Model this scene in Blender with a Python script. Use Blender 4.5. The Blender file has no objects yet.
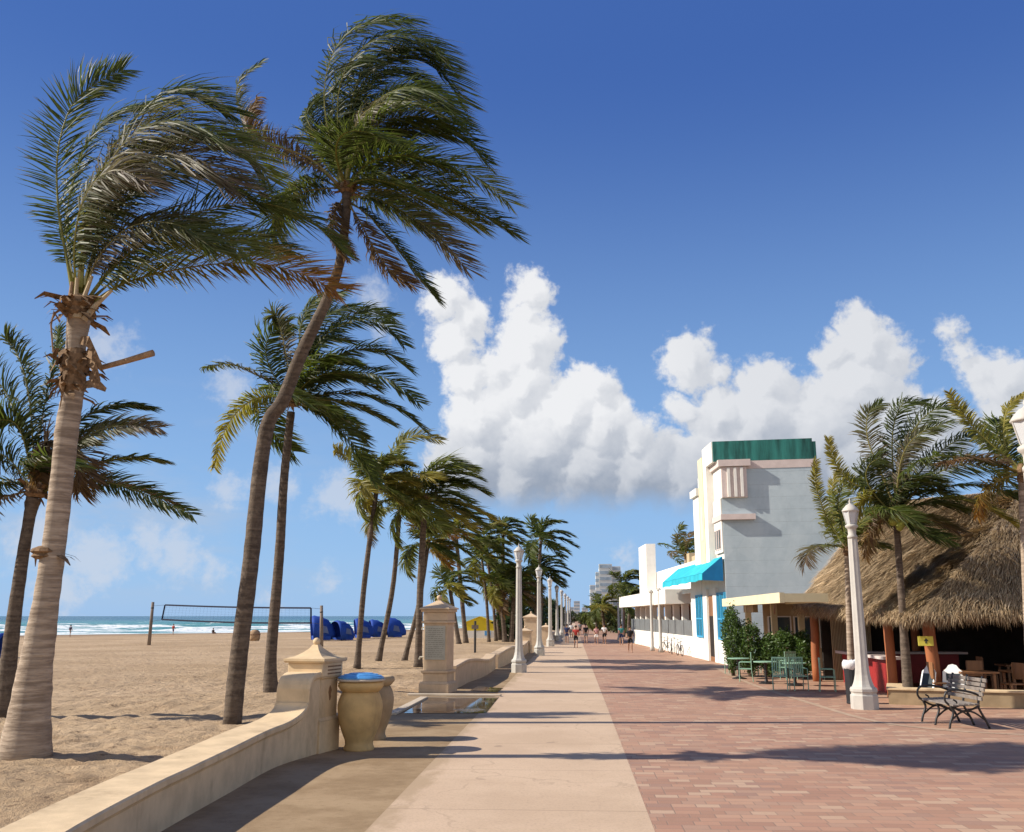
import bpy, bmesh, math, random
from mathutils import Vector, Matrix, noise as mnoise
R = math.radians
V = Vector
S = bpy.context.scene
COL = S.collection
# ------------------------------------------------------------------ camera
EYE = 2.3; F = 950.0; W_, H_ = 1024, 832
YAW = math.atan(60/950.0*math.cos(R(11.89))); PIT = R(11.89)
_r = V((math.cos(YAW), math.sin(YAW), 0))
_f = V((-math.sin(YAW)*math.cos(PIT), math.cos(YAW)*math.cos(PIT), math.sin(PIT)))
_u = _r.cross(_f)
def ray(px, py): return _f*F + _r*(px-512) + _u*(416-py)
def G(px, py, z=0.0):                      # the ground point seen at a pixel of the photograph
    d = ray(px, py); k = (z-EYE)/d.z
    return V((d.x*k, d.y*k, z))
def D(px, py, Y):                          # the point seen at a pixel, at the distance Y
    d = ray(px, py); k = Y/d.y
    return V((d.x*k, Y, EYE+d.z*k))
cam = bpy.data.cameras.new('camera'); co = bpy.data.objects.new('camera', cam); COL.objects.link(co)
cam.sensor_width = 36; cam.lens = F/W_*36; cam.clip_start = .1; cam.clip_end = 60000
co.location = (0, 0, EYE)
co.rotation_euler = Matrix((_r, _u, -_f)).transposed().to_euler()
S.camera = co
# ------------------------------------------------------------------ object helpers
def tag(o, label=None, cat=None, group=None, kind=None):
    if label: o['label'] = label
    if cat: o['category'] = cat
    if group: o['group'] = group
    if kind: o['kind'] = kind
    return o
def thing(name, label, cat, loc=(0,0,0), rz=0, group=None):
    o = bpy.data.objects.new(name, None); COL.objects.link(o)
    o.location = loc; o.rotation_euler = (0,0,rz); o.empty_display_size = .3
    return tag(o, label, cat, group)
def kids(o): return [c for c in bpy.data.objects if c.parent == o]
def copy_tree(o, parent=None):
    c = o.copy(); COL.objects.link(c); c.parent = parent
    for ch in kids(o): copy_tree(ch, c)
    return c
class MB:
    def __init__(s, off=(0,0,0)): s.v=[]; s.f=[]; s.c=[]; s.off=V(off); s.col=None
    def vert(s, p, c=None):
        s.v.append(V(p)-s.off); s.c.append(c or s.col); return len(s.v)-1
    def face(s, *ps, c=None): s.f.append([s.vert(p, c) for p in ps])
    def box(s, x0,x1,y0,y1,z0,z1, M=None):
        P=[V((x,y,z)) for z in (z0,z1) for y in (y0,y1) for x in (x0,x1)]
        if M is not None: P=[M@p for p in P]
        i=[s.vert(p) for p in P]
        for a,b,c,d in ((0,2,3,1),(4,5,7,6),(0,1,5,4),(2,6,7,3),(0,4,6,2),(1,3,7,5)): s.f.append([i[a],i[b],i[c],i[d]])
        return s
    def prism(s, poly, z0, z1):             # plan polygon (counter-clockwise) extruded upwards
        a=[s.vert((p[0],p[1],z0)) for p in poly]; b=[s.vert((p[0],p[1],z1)) for p in poly]
        n=len(poly); s.f.append(a[::-1]); s.f.append(b)
        for i in range(n): j=(i+1)%n; s.f.append([a[i],a[j],b[j],b[i]])
        return s
    def loft(s, rings, cap=True, closed=True):
        idx=[[s.vert(p) for p in r] for r in rings]; n=len(rings[0])
        for a,b in zip(idx, idx[1:]):
            for i in range(n if closed else n-1):
                j=(i+1)%n; s.f.append([a[i],a[j],b[j],b[i]])
        if cap: s.f.append(idx[0][::-1]); s.f.append(idx[-1])
        return s
    def tube(s, pts, rad, n=8, cap=True):
        pts=[V(p) for p in pts]; m=len(pts)
        if not hasattr(rad,'__len__'): rad=[rad]*m
        T0=(pts[1]-pts[0]).normalized(); a=V((0,0,1)) if abs(T0.z)<.9 else V((1,0,0))
        N=(a-T0*a.dot(T0)).normalized(); rings=[]
        for k in range(m):
            T=(pts[min(k+1,m-1)]-pts[max(k-1,0)])
            if T.length<1e-9: T=T0
            T=T.normalized(); N=(N-T*N.dot(T)).normalized(); B=T.cross(N)
            rings.append([pts[k]+(N*math.cos(2*math.pi*i/n)+B*math.sin(2*math.pi*i/n))*rad[k] for i in range(n)])
        return s.loft(rings, cap)
    def lathe(s, prof, n=24, at=(0,0,0), rot=0, flute=0):
        at=V(at); rings=[]
        for r,z in prof:
            rings.append([at+V((math.cos(rot+2*math.pi*i/n)*(r*(1-flute*(i%2))),math.sin(rot+2*math.pi*i/n)*(r*(1-flute*(i%2))),z)) for i in range(n)])
        return s.loft(rings)
    def build(s, name, mat, parent=None, smooth=False, loc=None, bevel=0):
        me=bpy.data.meshes.new(name); me.from_pydata([tuple(v) for v in s.v], [], s.f)
        if any(c is not None for c in s.c):
            at=me.color_attributes.new('tint','FLOAT_COLOR','POINT')
            fl=[]
            for c in s.c:
                c=c or (.5,.5,.5); fl += [c[0],c[1],c[2],1.0]
            at.data.foreach_set('color', fl)
        me.materials.append(mat)
        if smooth: me.polygons.foreach_set('use_smooth',[True]*len(me.polygons))
        me.update()
        o=bpy.data.objects.new(name, me); COL.objects.link(o)
        if parent: o.parent=parent
        if loc is not None: o.location=loc
        if bevel:
            b=o.modifiers.new('bevel','BEVEL'); b.width=bevel; b.segments=2; b.limit_method='ANGLE'; b.angle_limit=R(35)
        return o
def lerp(a,b,t): return a+(b-a)*t
def crom(P, m):                             # smooth curve through points
    P=[V(p) for p in P]
    if len(P)==2: return [P[0].lerp(P[1],i/(m-1)) for i in range(m)]
    Q=[P[0]*2-P[1]]+P+[P[-1]*2-P[-2]]
    n=len(P)-1; out=[]
    for i in range(m):
        t=i/(m-1)*n; k=min(int(t),n-1); u=t-k
        a,b,c,d=Q[k],Q[k+1],Q[k+2],Q[k+3]
        out.append(.5*((2*b)+(c-a)*u+(2*a-5*b+4*c-d)*u*u+(3*b-a-3*c+d)*u*u*u))
    return out
# ------------------------------------------------------------------ materials
class NT:
    def __init__(s, nt): s.nt=nt
    def n(s, t, **kw):
        nd=s.nt.nodes.new(t)
        ins=kw.pop('ins',{})
        for k,v in kw.items(): setattr(nd,k,v)
        for k,v in ins.items(): s.put(nd.inputs[k], v)
        return nd
    def put(s, sock, v):
        if isinstance(v, bpy.types.NodeSocket): s.nt.links.new(v, sock)
        elif isinstance(v, bpy.types.Node): s.nt.links.new(v.outputs[0], sock)
        else:
            if hasattr(sock.default_value,'__len__') and hasattr(v,'__len__') and len(sock.default_value)==4 and len(v)==3: v=(*v,1)
            sock.default_value=v
    def math(s, op, a, b=0.0, c=0.0, clamp=False):
        nd=s.nt.nodes.new('ShaderNodeMath'); nd.operation=op; nd.use_clamp=clamp
        s.put(nd.inputs[0],a); s.put(nd.inputs[1],b); s.put(nd.inputs[2],c); return nd.outputs[0]
    def mix(s, f, a, b, mode='MIX'):
        nd=s.nt.nodes.new('ShaderNodeMix'); nd.data_type='RGBA'; nd.blend_type=mode
        s.put(nd.inputs[0],f); s.put(nd.inputs[6],a); s.put(nd.inputs[7],b); return nd.outputs[2]
    def noise(s, vec, scale, detail=4, rough=.55, dist=0):
        nd=s.n('ShaderNodeTexNoise', ins={'Scale':scale,'Detail':detail,'Roughness':rough,'Distortion':dist})
        s.put(nd.inputs['Vector'],vec); return nd.outputs[0]
    def ramp(s, fac, lo, hi, a=0.0, b=1.0):
        nd=s.n('ShaderNodeMapRange'); nd.interpolation_type='SMOOTHSTEP'
        for i,v in enumerate((fac,lo,hi,a,b)): s.put(nd.inputs[i],v)
        return nd.outputs[0]
    def scale(s, vec, xyz):
        nd=s.n('ShaderNodeMapping'); s.put(nd.inputs[0],vec); nd.inputs[3].default_value=xyz; return nd.outputs[0]
def newmat(name):
    m=bpy.data.materials.new(name); m.use_nodes=True
    t=NT(m.node_tree); b=m.node_tree.nodes['Principled BSDF']
    return m,t,b
def setp(t,b,**kw):
    for k,v in kw.items(): t.put(b.inputs[k.replace('_',' ')], v)
def bump(t,b,h,strength=.3,dist=.02):
    nd=t.n('ShaderNodeBump',ins={'Strength':strength,'Distance':dist}); t.put(nd.inputs['Height'],h)
    t.put(b.inputs['Normal'],nd.outputs[0])
def plain(name, col, rough=.6, var=.15, scale=3.0, spec=.4, metal=0, bmp=.15, bscale=None, dirt=None, streak=False):
    m,t,b=newmat(name)
    tc=t.n('ShaderNodeTexCoord').outputs['Object']
    vec=t.scale(tc,(1,1,.15)) if streak else tc
    n=t.noise(vec,scale,6,.6)
    c1=[max(0,c*(1-var)) for c in col]; c2=[min(1,c*(1+var)) for c in col]
    c=t.mix(t.ramp(n,.3,.7),c1,c2)
    if dirt:
        n2=t.noise(t.scale(tc,(1,1,.3)),scale*.6,8,.7)
        c=t.mix(t.math('MULTIPLY',t.ramp(n2,.52,.75),dirt[1]),c,dirt[0])
    setp(t,b,Base_Color=c,Roughness=rough,Metallic=metal)
    b.inputs['Specular IOR Level'].default_value=spec
    if bmp: bump(t,b,t.noise(tc,bscale or scale*12,5,.6),bmp,.01)
    return m
MT={}
MT['cream']=plain('cream_stucco',(.62,.47,.29),.85,.12,2.5,.2,bmp=.25,bscale=40,dirt=((.29,.205,.12),.7))
MT['monument']=plain('peach_stucco',(.56,.42,.28),.85,.1,2.5,.2,bmp=.25,bscale=40,dirt=((.36,.26,.17),.45))
MT['plaque']=plain('grey_plaque',(.42,.40,.33),.6,.1,4,.3)
MT['plaque_text']=plain('plaque_lettering',(.24,.23,.18),.6,.1,4,.3)
MT['brown']=plain('brown_relief',(.22,.13,.07),.7,.2,9,.3)
MT['urn']=plain('tan_cast_concrete',(.55,.37,.16),.85,.15,3,.2,bmp=.3,bscale=50,dirt=((.25,.17,.09),.5))
MT['urn_grey']=plain('weathered_cast_concrete',(.34,.25,.15),.85,.15,3,.2,bmp=.3,bscale=50,dirt=((.2,.15,.09),.5))
MT['bluelid']=plain('blue_moulded_plastic',(.09,.32,.66),.4,.2,5,.5,bmp=0)
MT['white']=plain('white_stucco',(.80,.77,.70),.8,.05,1.5,.2,bmp=.2,bscale=30,dirt=((.6,.55,.47),.3))
MT['sidewall']=plain('pale_blue_stucco',(.44,.515,.55),.85,.10,.9,.2,bmp=.25,bscale=20,dirt=((.35,.41,.435),.5))
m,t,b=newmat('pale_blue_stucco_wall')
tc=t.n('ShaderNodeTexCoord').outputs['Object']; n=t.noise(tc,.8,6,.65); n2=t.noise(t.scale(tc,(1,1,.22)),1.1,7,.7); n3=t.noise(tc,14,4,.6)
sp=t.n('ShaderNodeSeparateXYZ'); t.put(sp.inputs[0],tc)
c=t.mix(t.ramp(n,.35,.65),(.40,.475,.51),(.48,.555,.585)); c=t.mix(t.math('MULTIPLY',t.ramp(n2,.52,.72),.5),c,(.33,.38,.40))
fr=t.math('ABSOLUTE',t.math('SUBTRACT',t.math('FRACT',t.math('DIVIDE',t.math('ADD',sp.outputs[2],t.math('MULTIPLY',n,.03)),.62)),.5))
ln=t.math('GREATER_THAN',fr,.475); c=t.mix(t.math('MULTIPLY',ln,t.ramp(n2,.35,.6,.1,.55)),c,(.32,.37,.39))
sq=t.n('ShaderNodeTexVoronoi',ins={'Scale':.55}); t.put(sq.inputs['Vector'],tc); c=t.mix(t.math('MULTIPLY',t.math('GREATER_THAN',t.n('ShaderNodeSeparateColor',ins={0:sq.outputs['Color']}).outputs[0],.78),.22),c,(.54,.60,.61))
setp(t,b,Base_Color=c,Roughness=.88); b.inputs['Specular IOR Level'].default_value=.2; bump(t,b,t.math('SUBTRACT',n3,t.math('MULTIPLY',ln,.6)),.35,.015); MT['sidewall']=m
MT['pink']=plain('pinkish_white_trim',(.62,.52,.48),.8,.06,3,.2)
MT['teal']=plain('teal_weathered_panel',(.022,.13,.11),.6,.6,2.2,.3,streak=True)
MT['awning']=plain('turquoise_canvas',(.03,.40,.50),.8,.12,1.5,.2,bmp=.1)
MT['awning_dark']=plain('blue_canvas_end',(.015,.16,.36),.8,.12,1.5,.2,bmp=.1)
MT['blueframe']=plain('bright_blue_paint',(.05,.33,.56),.5,.08,4,.4,bmp=0)
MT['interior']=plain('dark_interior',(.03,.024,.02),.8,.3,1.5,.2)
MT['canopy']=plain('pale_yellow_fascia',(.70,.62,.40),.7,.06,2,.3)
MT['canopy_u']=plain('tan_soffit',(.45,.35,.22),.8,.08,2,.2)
MT['orange']=plain('orange_painted_log',(.36,.125,.05),.65,.18,4,.3,bmp=.3,bscale=20,streak=True)
MT['wood']=plain('brown_varnished_wood',(.24,.11,.045),.5,.25,6,.4,streak=True)
MT['slat']=plain('weathered_grey_slat',(.21,.18,.155),.75,.2,7,.3,bmp=.2)
MT['iron']=plain('black_cast_iron',(.018,.017,.017),.45,.2,8,.5,bmp=.1)
MT['lampwhite']=plain('white_painted_concrete',(.48,.455,.41),.6,.08,3,.3,bmp=.2,bscale=40,dirt=((.42,.38,.32),.35))
MT['green']=plain('green_powder_coat',(.28,.47,.34),.5,.12,6,.4,bmp=0)
MT['red']=plain('red_paint',(.30,.022,.022),.55,.12,3,.4,bmp=0)
MT['yellow']=plain('yellow_paint',(.78,.60,.03),.6,.06,2,.3,bmp=0)
MT['signyellow']=plain('pale_yellow_sign',(.80,.72,.12),.6,.04,4,.3,bmp=0)
MT['bluecanvas']=plain('royal_blue_canvas',(.012,.055,.30),.75,.2,1.6,.3,bmp=.3,bscale=6)
MT['bluemid']=plain('window_mesh',(.10,.14,.27),.6,.1,3,.3,bmp=0)
MT['blackbin']=plain('black_plastic',(.02,.02,.022),.45,.2,4,.4,bmp=.1)
MT['bag']=plain('white_plastic_bag',(.72,.72,.72),.4,.1,6,.5,bmp=.4,bscale=12)
MT['whiteboard']=plain('white_board',(.8,.8,.78),.5,.04,4,.4,bmp=0)
MT['slate']=plain('dark_slate_board',(.03,.04,.045),.5,.2,6,.4,bmp=0)
MT['postwood']=plain('weathered_wood_post',(.20,.16,.13),.8,.3,5,.2,streak=True)
MT['netband']=plain('navy_net_band',(.012,.016,.04),.7,.2,5,.3,bmp=0)
MT['tan']=plain('tan_canvas',(.33,.22,.13),.8,.25,4,.2)
MT['curb']=plain('pale_concrete_kerb',(.50,.42,.32),.85,.12,3,.2)
MT['strip']=plain('pale_paver_band',(.42,.30,.21),.85,.15,3,.2)
MT['darkscreen']=plain('grey_terrace_screen',(.16,.17,.17),.35,.15,2,.5,bmp=0)
MT['redbrown']=plain('red_brown_wall',(.30,.14,.09),.8,.15,2,.2)
MT['highrise']=plain('pale_tower_concrete',(.62,.62,.60),.7,.05,.05,.3,bmp=0)
MT['towerglass']=plain('tower_glass',(.30,.37,.44),.2,.2,.2,.6,bmp=0)
MT['fibre']=plain('palm_fibre',(.20,.125,.07),.9,.4,14,.15,bmp=.5,bscale=30)
MT['stalk']=plain('cut_leaf_stalk',(.30,.19,.11),.8,.25,10,.2,bmp=.3)
MT['coconut']=plain('green_coconut',(.28,.30,.05),.45,.25,6,.4,bmp=0)
MT['stem']=plain('shrub_stem',(.12,.09,.06),.85,.2,8,.2)
m,t,b=newmat('window_glass'); setp(t,b,Base_Color=(.05,.075,.10),Roughness=.06,Metallic=0.0); b.inputs['Specular IOR Level'].default_value=.9; MT['glass']=m
m,t,b=newmat('lamp_glass'); setp(t,b,Base_Color=(.80,.82,.84),Roughness=.12); b.inputs['Transmission Weight'].default_value=.35; MT['lampglass']=m
# leaves: each leaflet has its own natural tint
def leafmat(name, transl=.35, rough=.38, spec=.5):
    m,t,b=newmat(name)
    a=t.n('ShaderNodeAttribute',attribute_name='tint').outputs['Color']
    setp(t,b,Base_Color=a,Roughness=rough); b.inputs['Specular IOR Level'].default_value=spec
    tr=t.n('ShaderNodeBsdfTranslucent'); t.put(tr.inputs[0],t.mix(1.0,a,(1.5,1.5,.9),'MULTIPLY'))
    mx=t.n('ShaderNodeMixShader',ins={0:transl}); t.put(mx.inputs[1],b.outputs[0]); t.put(mx.inputs[2],tr.outputs[0])
    t.put(m.node_tree.nodes['Material Output'].inputs[0],mx.outputs[0]); return m
MT['leaf']=leafmat('palm_leaf',.46,.48,.22)
MT['shrub']=leafmat('shrub_leaf',.25,.45,.4)
MT['thatch']=leafmat('palm_thatch',.05,.85,.15)
def trunkmat():
    m,t,b=newmat('palm_bark')
    tc=t.n('ShaderNodeTexCoord').outputs['Object']
    big=t.noise(tc,1.2,4,.6)
    rings=t.noise(t.scale(tc,(.8,.8,9)),1.6,5,.65)
    fine=t.noise(t.scale(tc,(6,6,30)),1.0,4,.6)
    c=t.mix(t.ramp(rings,.35,.68),(.22,.165,.12),(.46,.365,.275))
    c=t.mix(t.math('MULTIPLY',t.ramp(big,.45,.7),.6),c,(.34,.275,.21))
    c=t.mix(t.math('MULTIPLY',t.ramp(fine,.5,.75),.4),c,(.17,.125,.09))
    setp(t,b,Base_Color=c,Roughness=.9); b.inputs['Specular IOR Level'].default_value=.2
    bump(t,b,t.math('ADD',rings,t.math('MULTIPLY',fine,.6)),.7,.03); return m
MT['bark']=trunkmat()

m,t,b=newmat('palm_bark_dark')
tc=t.n('ShaderNodeTexCoord').outputs['Object']
rings=t.noise(t.scale(tc,(.8,.8,7)),1.6,5,.65); fine=t.noise(tc,9,5,.65)
c=t.mix(t.ramp(rings,.35,.68),(.075,.056,.043),(.155,.118,.088)); c=t.mix(t.math('MULTIPLY',t.ramp(fine,.45,.7),.55),c,(.21,.165,.125)); c=t.mix(t.math('MULTIPLY',t.ramp(t.noise(tc,2.2,5,.65),.5,.68),.5),c,(.055,.042,.034))
setp(t,b,Base_Color=c,Roughness=.9); b.inputs['Specular IOR Level'].default_value=.2
bump(t,b,t.math('ADD',rings,fine),.7,.03); MT['bark_dark']=m
# ground materials
def sandmat():
    m,t,b=newmat('beach_sand')
    tc=t.n('ShaderNodeTexCoord').outputs['Object']
    big=t.noise(tc,.12,4,.6); mid=t.noise(tc,1.3,5,.6); fine=t.noise(tc,30,5,.7)
    c=t.mix(t.ramp(big,.35,.65),(.395,.282,.170),(.495,.362,.230))
    c=t.mix(t.math('MULTIPLY',t.ramp(mid,.5,.72),.45),c,(.31,.20,.115))
    pat=t.noise(t.scale(tc,(.35,.8,1)),1.0,7,.7); c=t.mix(t.math('MULTIPLY',t.ramp(pat,.48,.66),.5),c,(.30,.205,.125))
    c=t.mix(t.math('MULTIPLY',t.ramp(fine,.55,.75),.55),c,(.24,.16,.095))
    sea=t.noise(t.scale(tc,(.5,1,1)),7,3,.5)
    c=t.mix(t.math('MULTIPLY',t.ramp(sea,.62,.69),.7),c,(.14,.09,.055))
    # wet sand by the water line is darker: the height tells
    z=t.n('ShaderNodeSeparateXYZ'); t.put(z.inputs[0],tc)
    c=t.mix(t.ramp(z.outputs[2],-.45,-.75),c,(.24,.165,.105))
    setp(t,b,Base_Color=c,Roughness=.95); b.inputs['Specular IOR Level'].default_value=.1
    foot=t.n('ShaderNodeTexVoronoi',ins={'Scale':2.6}); t.put(foot.inputs['Vector'],tc)
    h=t.math('ADD',t.math('MULTIPLY',t.noise(tc,3.5,6,.65),1.0),t.math('MULTIPLY',foot.outputs[0],.35))
    bump(t,b,t.math('ADD',h,t.math('MULTIPLY',fine,.25)),.9,.14); return m
MT['sand']=sandmat()
def pathmat():
    m,t,b=newmat('sandy_paving')
    tc=t.n('ShaderNodeTexCoord').outputs['Object']
    n=t.noise(tc,.9,6,.65); n2=t.noise(tc,7,5,.7); n3=t.noise(tc,60,3,.6)
    c=t.mix(t.ramp(n,.35,.65),(.25,.17,.095),(.35,.25,.148)); c=t.mix(t.math('MULTIPLY',t.ramp(n2,.5,.75),.5),c,(.18,.122,.068))
    c=t.mix(t.math('MULTIPLY',t.ramp(n3,.55,.8),.5),c,(.47,.35,.23))
    setp(t,b,Base_Color=c,Roughness=.95); b.inputs['Specular IOR Level'].default_value=.15
    bump(t,b,t.math('ADD',n2,n3),.35,.02); return m
MT['path']=pathmat()
def concmat():
    m,t,b=newmat('pink_beige_concrete')
    tc=t.n('ShaderNodeTexCoord').outputs['Object']
    n=t.noise(tc,.45,6,.65); n2=t.noise(tc,5,6,.7); n3=t.noise(tc,28,4,.7)
    c=t.mix(t.ramp(n,.35,.65),(.485,.352,.24),(.555,.41,.285)); c=t.mix(t.math('MULTIPLY',t.ramp(n2,.55,.75),.35),c,(.33,.24,.17))
    c=t.mix(t.math('MULTIPLY',t.ramp(n3,.45,.75),.55),c,(.33,.25,.18))
    spots=t.noise(tc,1.7,3,.5); c=t.mix(t.math('MULTIPLY',t.ramp(spots,.69,.75),.55),c,(.25,.18,.13))
    sp=t.n('ShaderNodeSeparateXYZ'); t.put(sp.inputs[0],tc)
    ck=t.n('ShaderNodeTexVoronoi',feature='DISTANCE_TO_EDGE',ins={'Scale':.28}); wv=t.n('ShaderNodeVectorMath',operation='ADD'); t.put(wv.inputs[0],tc); nz=t.n('ShaderNodeTexNoise',ins={'Scale':1.6,'Detail':5}); t.put(nz.inputs['Vector'],tc); t.put(wv.inputs[1],nz.outputs['Color']); t.put(ck.inputs['Vector'],wv.outputs[0])
    c=t.mix(t.math('MULTIPLY',t.math('MULTIPLY',t.math('LESS_THAN',ck.outputs[0],.006),t.ramp(n,.45,.55)),.28),c,(.25,.18,.125))
    # wind-blown sand along the beach edge
    dr=t.math('SUBTRACT',t.math('MULTIPLY',t.noise(t.scale(tc,(1,.35,1)),1.3,6,.65),1.5),t.math('MULTIPLY',t.math('SUBTRACT',sp.outputs[0],-2.25),1.0))
    c=t.mix(t.math('MULTIPLY',t.ramp(dr,.50,.75),.75),c,(.36,.26,.16))
    # saw-cut joints every 3 m
    fr=t.math('ABSOLUTE',t.math('SUBTRACT',t.math('FRACT',t.math('DIVIDE',sp.outputs[1],3.05)),.5))
    j=t.math('GREATER_THAN',fr,.4975); c=t.mix(t.math('MULTIPLY',j,.75),c,(.20,.145,.10))
    setp(t,b,Base_Color=c,Roughness=.88); b.inputs['Specular IOR Level'].default_value=.2
    bump(t,b,t.math('ADD',n3,t.math('MULTIPLY',n2,.5)),.3,.012); return m
MT['concrete']=concmat()
def pavermat():
    m,t,b=newmat('red_clay_pavers')
    tc=t.n('ShaderNodeTexCoord').outputs['Object']
    br=t.n('ShaderNodeTexBrick',offset=.5,squash=1.6,squash_frequency=3,ins={'Scale':1.0,'Mortar Size':.008,'Brick Width':.30,'Row Height':.205,'Mortar Smooth':.3,'Bias':0.0,'Color1':(0,0,0,1),'Color2':(1,1,1,1),'Mortar':(.5,.5,.5,1)})
    t.put(br.inputs['Vector'],tc)
    cr=t.n('ShaderNodeValToRGB'); t.put(cr.inputs[0],br.outputs['Color'])
    e=cr.color_ramp; e.interpolation='CONSTANT'
    cols=[(0,(.33,.185,.125)),(.16,(.40,.225,.150)),(.34,(.365,.20,.135)),(.5,(.43,.255,.170)),(.66,(.375,.23,.160)),(.8,(.465,.315,.215)),(.92,(.31,.185,.135))]
    e.elements[0].position=0; e.elements[0].color=(*cols[0][1],1); e.elements[1].position=cols[1][0]; e.elements[1].color=(*cols[1][1],1)
    for p,c in cols[2:]:
        el=e.elements.new(p); el.color=(*c,1)
    c=t.mix(br.outputs['Fac'],t.mix(.06,cr.outputs[0],(.375,.235,.165)),(.25,.17,.125))
    n=t.noise(tc,.35,5,.6); n2=t.noise(tc,3,6,.7); n3=t.noise(tc,60,3,.6)
    c=t.mix(t.math('MULTIPLY',t.ramp(n,.4,.7),.35),c,(.42,.26,.165)); c=t.mix(t.math('MULTIPLY',t.ramp(n2,.55,.78),.4),c,(.25,.155,.10))
    c=t.mix(t.math('MULTIPLY',t.ramp(n3,.5,.8),.3),c,(.42,.31,.24))
    setp(t,b,Base_Color=c,Roughness=.8); b.inputs['Specular IOR Level'].default_value=.25
    bump(t,b,t.math('ADD',t.math('MULTIPLY',br.outputs['Fac'],-1.0),t.math('MULTIPLY',n3,.4)),.4,.012); return m
MT['pavers']=pavermat()
def seamat():
    m,t,b=newmat('sea_water')
    tc=t.n('ShaderNodeTexCoord').outputs['Object']        # object axes: x along the shore, y out to sea
    sp=t.n('ShaderNodeSeparateXYZ'); t.put(sp.inputs[0],tc); w=sp.outputs[1]
    dep=t.ramp(w,10,900); mid=t.noise(t.scale(tc,(.012,.05,1)),1,4,.6)
    c=t.mix(dep,(.10,.30,.25),(.012,.075,.10)); c=t.mix(t.math('MULTIPLY',t.ramp(mid,.45,.62),.5),c,(.03,.17,.16))
    near=t.noise(t.scale(tc,(.035,.13,1)),1,5,.62,.6)
    thr=t.ramp(w,0,300,.43,.66)
    foam=t.ramp(near,thr,t.math('ADD',thr,.05))
    brk=t.ramp(t.noise(tc,.9,4,.65),.30,.55,.35,1)
    caps=t.ramp(t.noise(t.scale(tc,(.03,.05,1)),1,3,.5),.69,.73)
    foam=t.math('MULTIPLY',t.math('MAXIMUM',foam,t.math('MULTIPLY',caps,t.ramp(w,250,1600,.9,.15))),brk,clamp=True)
    lip=t.ramp(t.math('ADD',w,t.math('MULTIPLY',t.noise(t.scale(tc,(.06,.06,1)),1,3,.5),9)),4,8,1,0)
    foam=t.math('MAXIMUM',foam,t.math('MULTIPLY',lip,.9))
    c=t.mix(foam,c,(.80,.82,.82))
    setp(t,b,Base_Color=c,Roughness=t.ramp(foam,0,1,.22,.85)); b.inputs['Specular IOR Level'].default_value=.35
    bump(t,b,t.noise(t.scale(tc,(.25,.7,1)),1,5,.65),.8,.5); return m
MT['sea']=seamat()
m,t,b=newmat('puddle_water')
tc=t.n('ShaderNodeTexCoord').outputs['Object']; n=t.noise(tc,1.4,5,.6)
setp(t,b,Base_Color=t.mix(t.ramp(n,.4,.65),(.085,.062,.045),(.15,.11,.08)),Roughness=t.ramp(n,.5,.75,.03,.25)); b.inputs['Specular IOR Level'].default_value=.7; MT['puddle']=m
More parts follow.
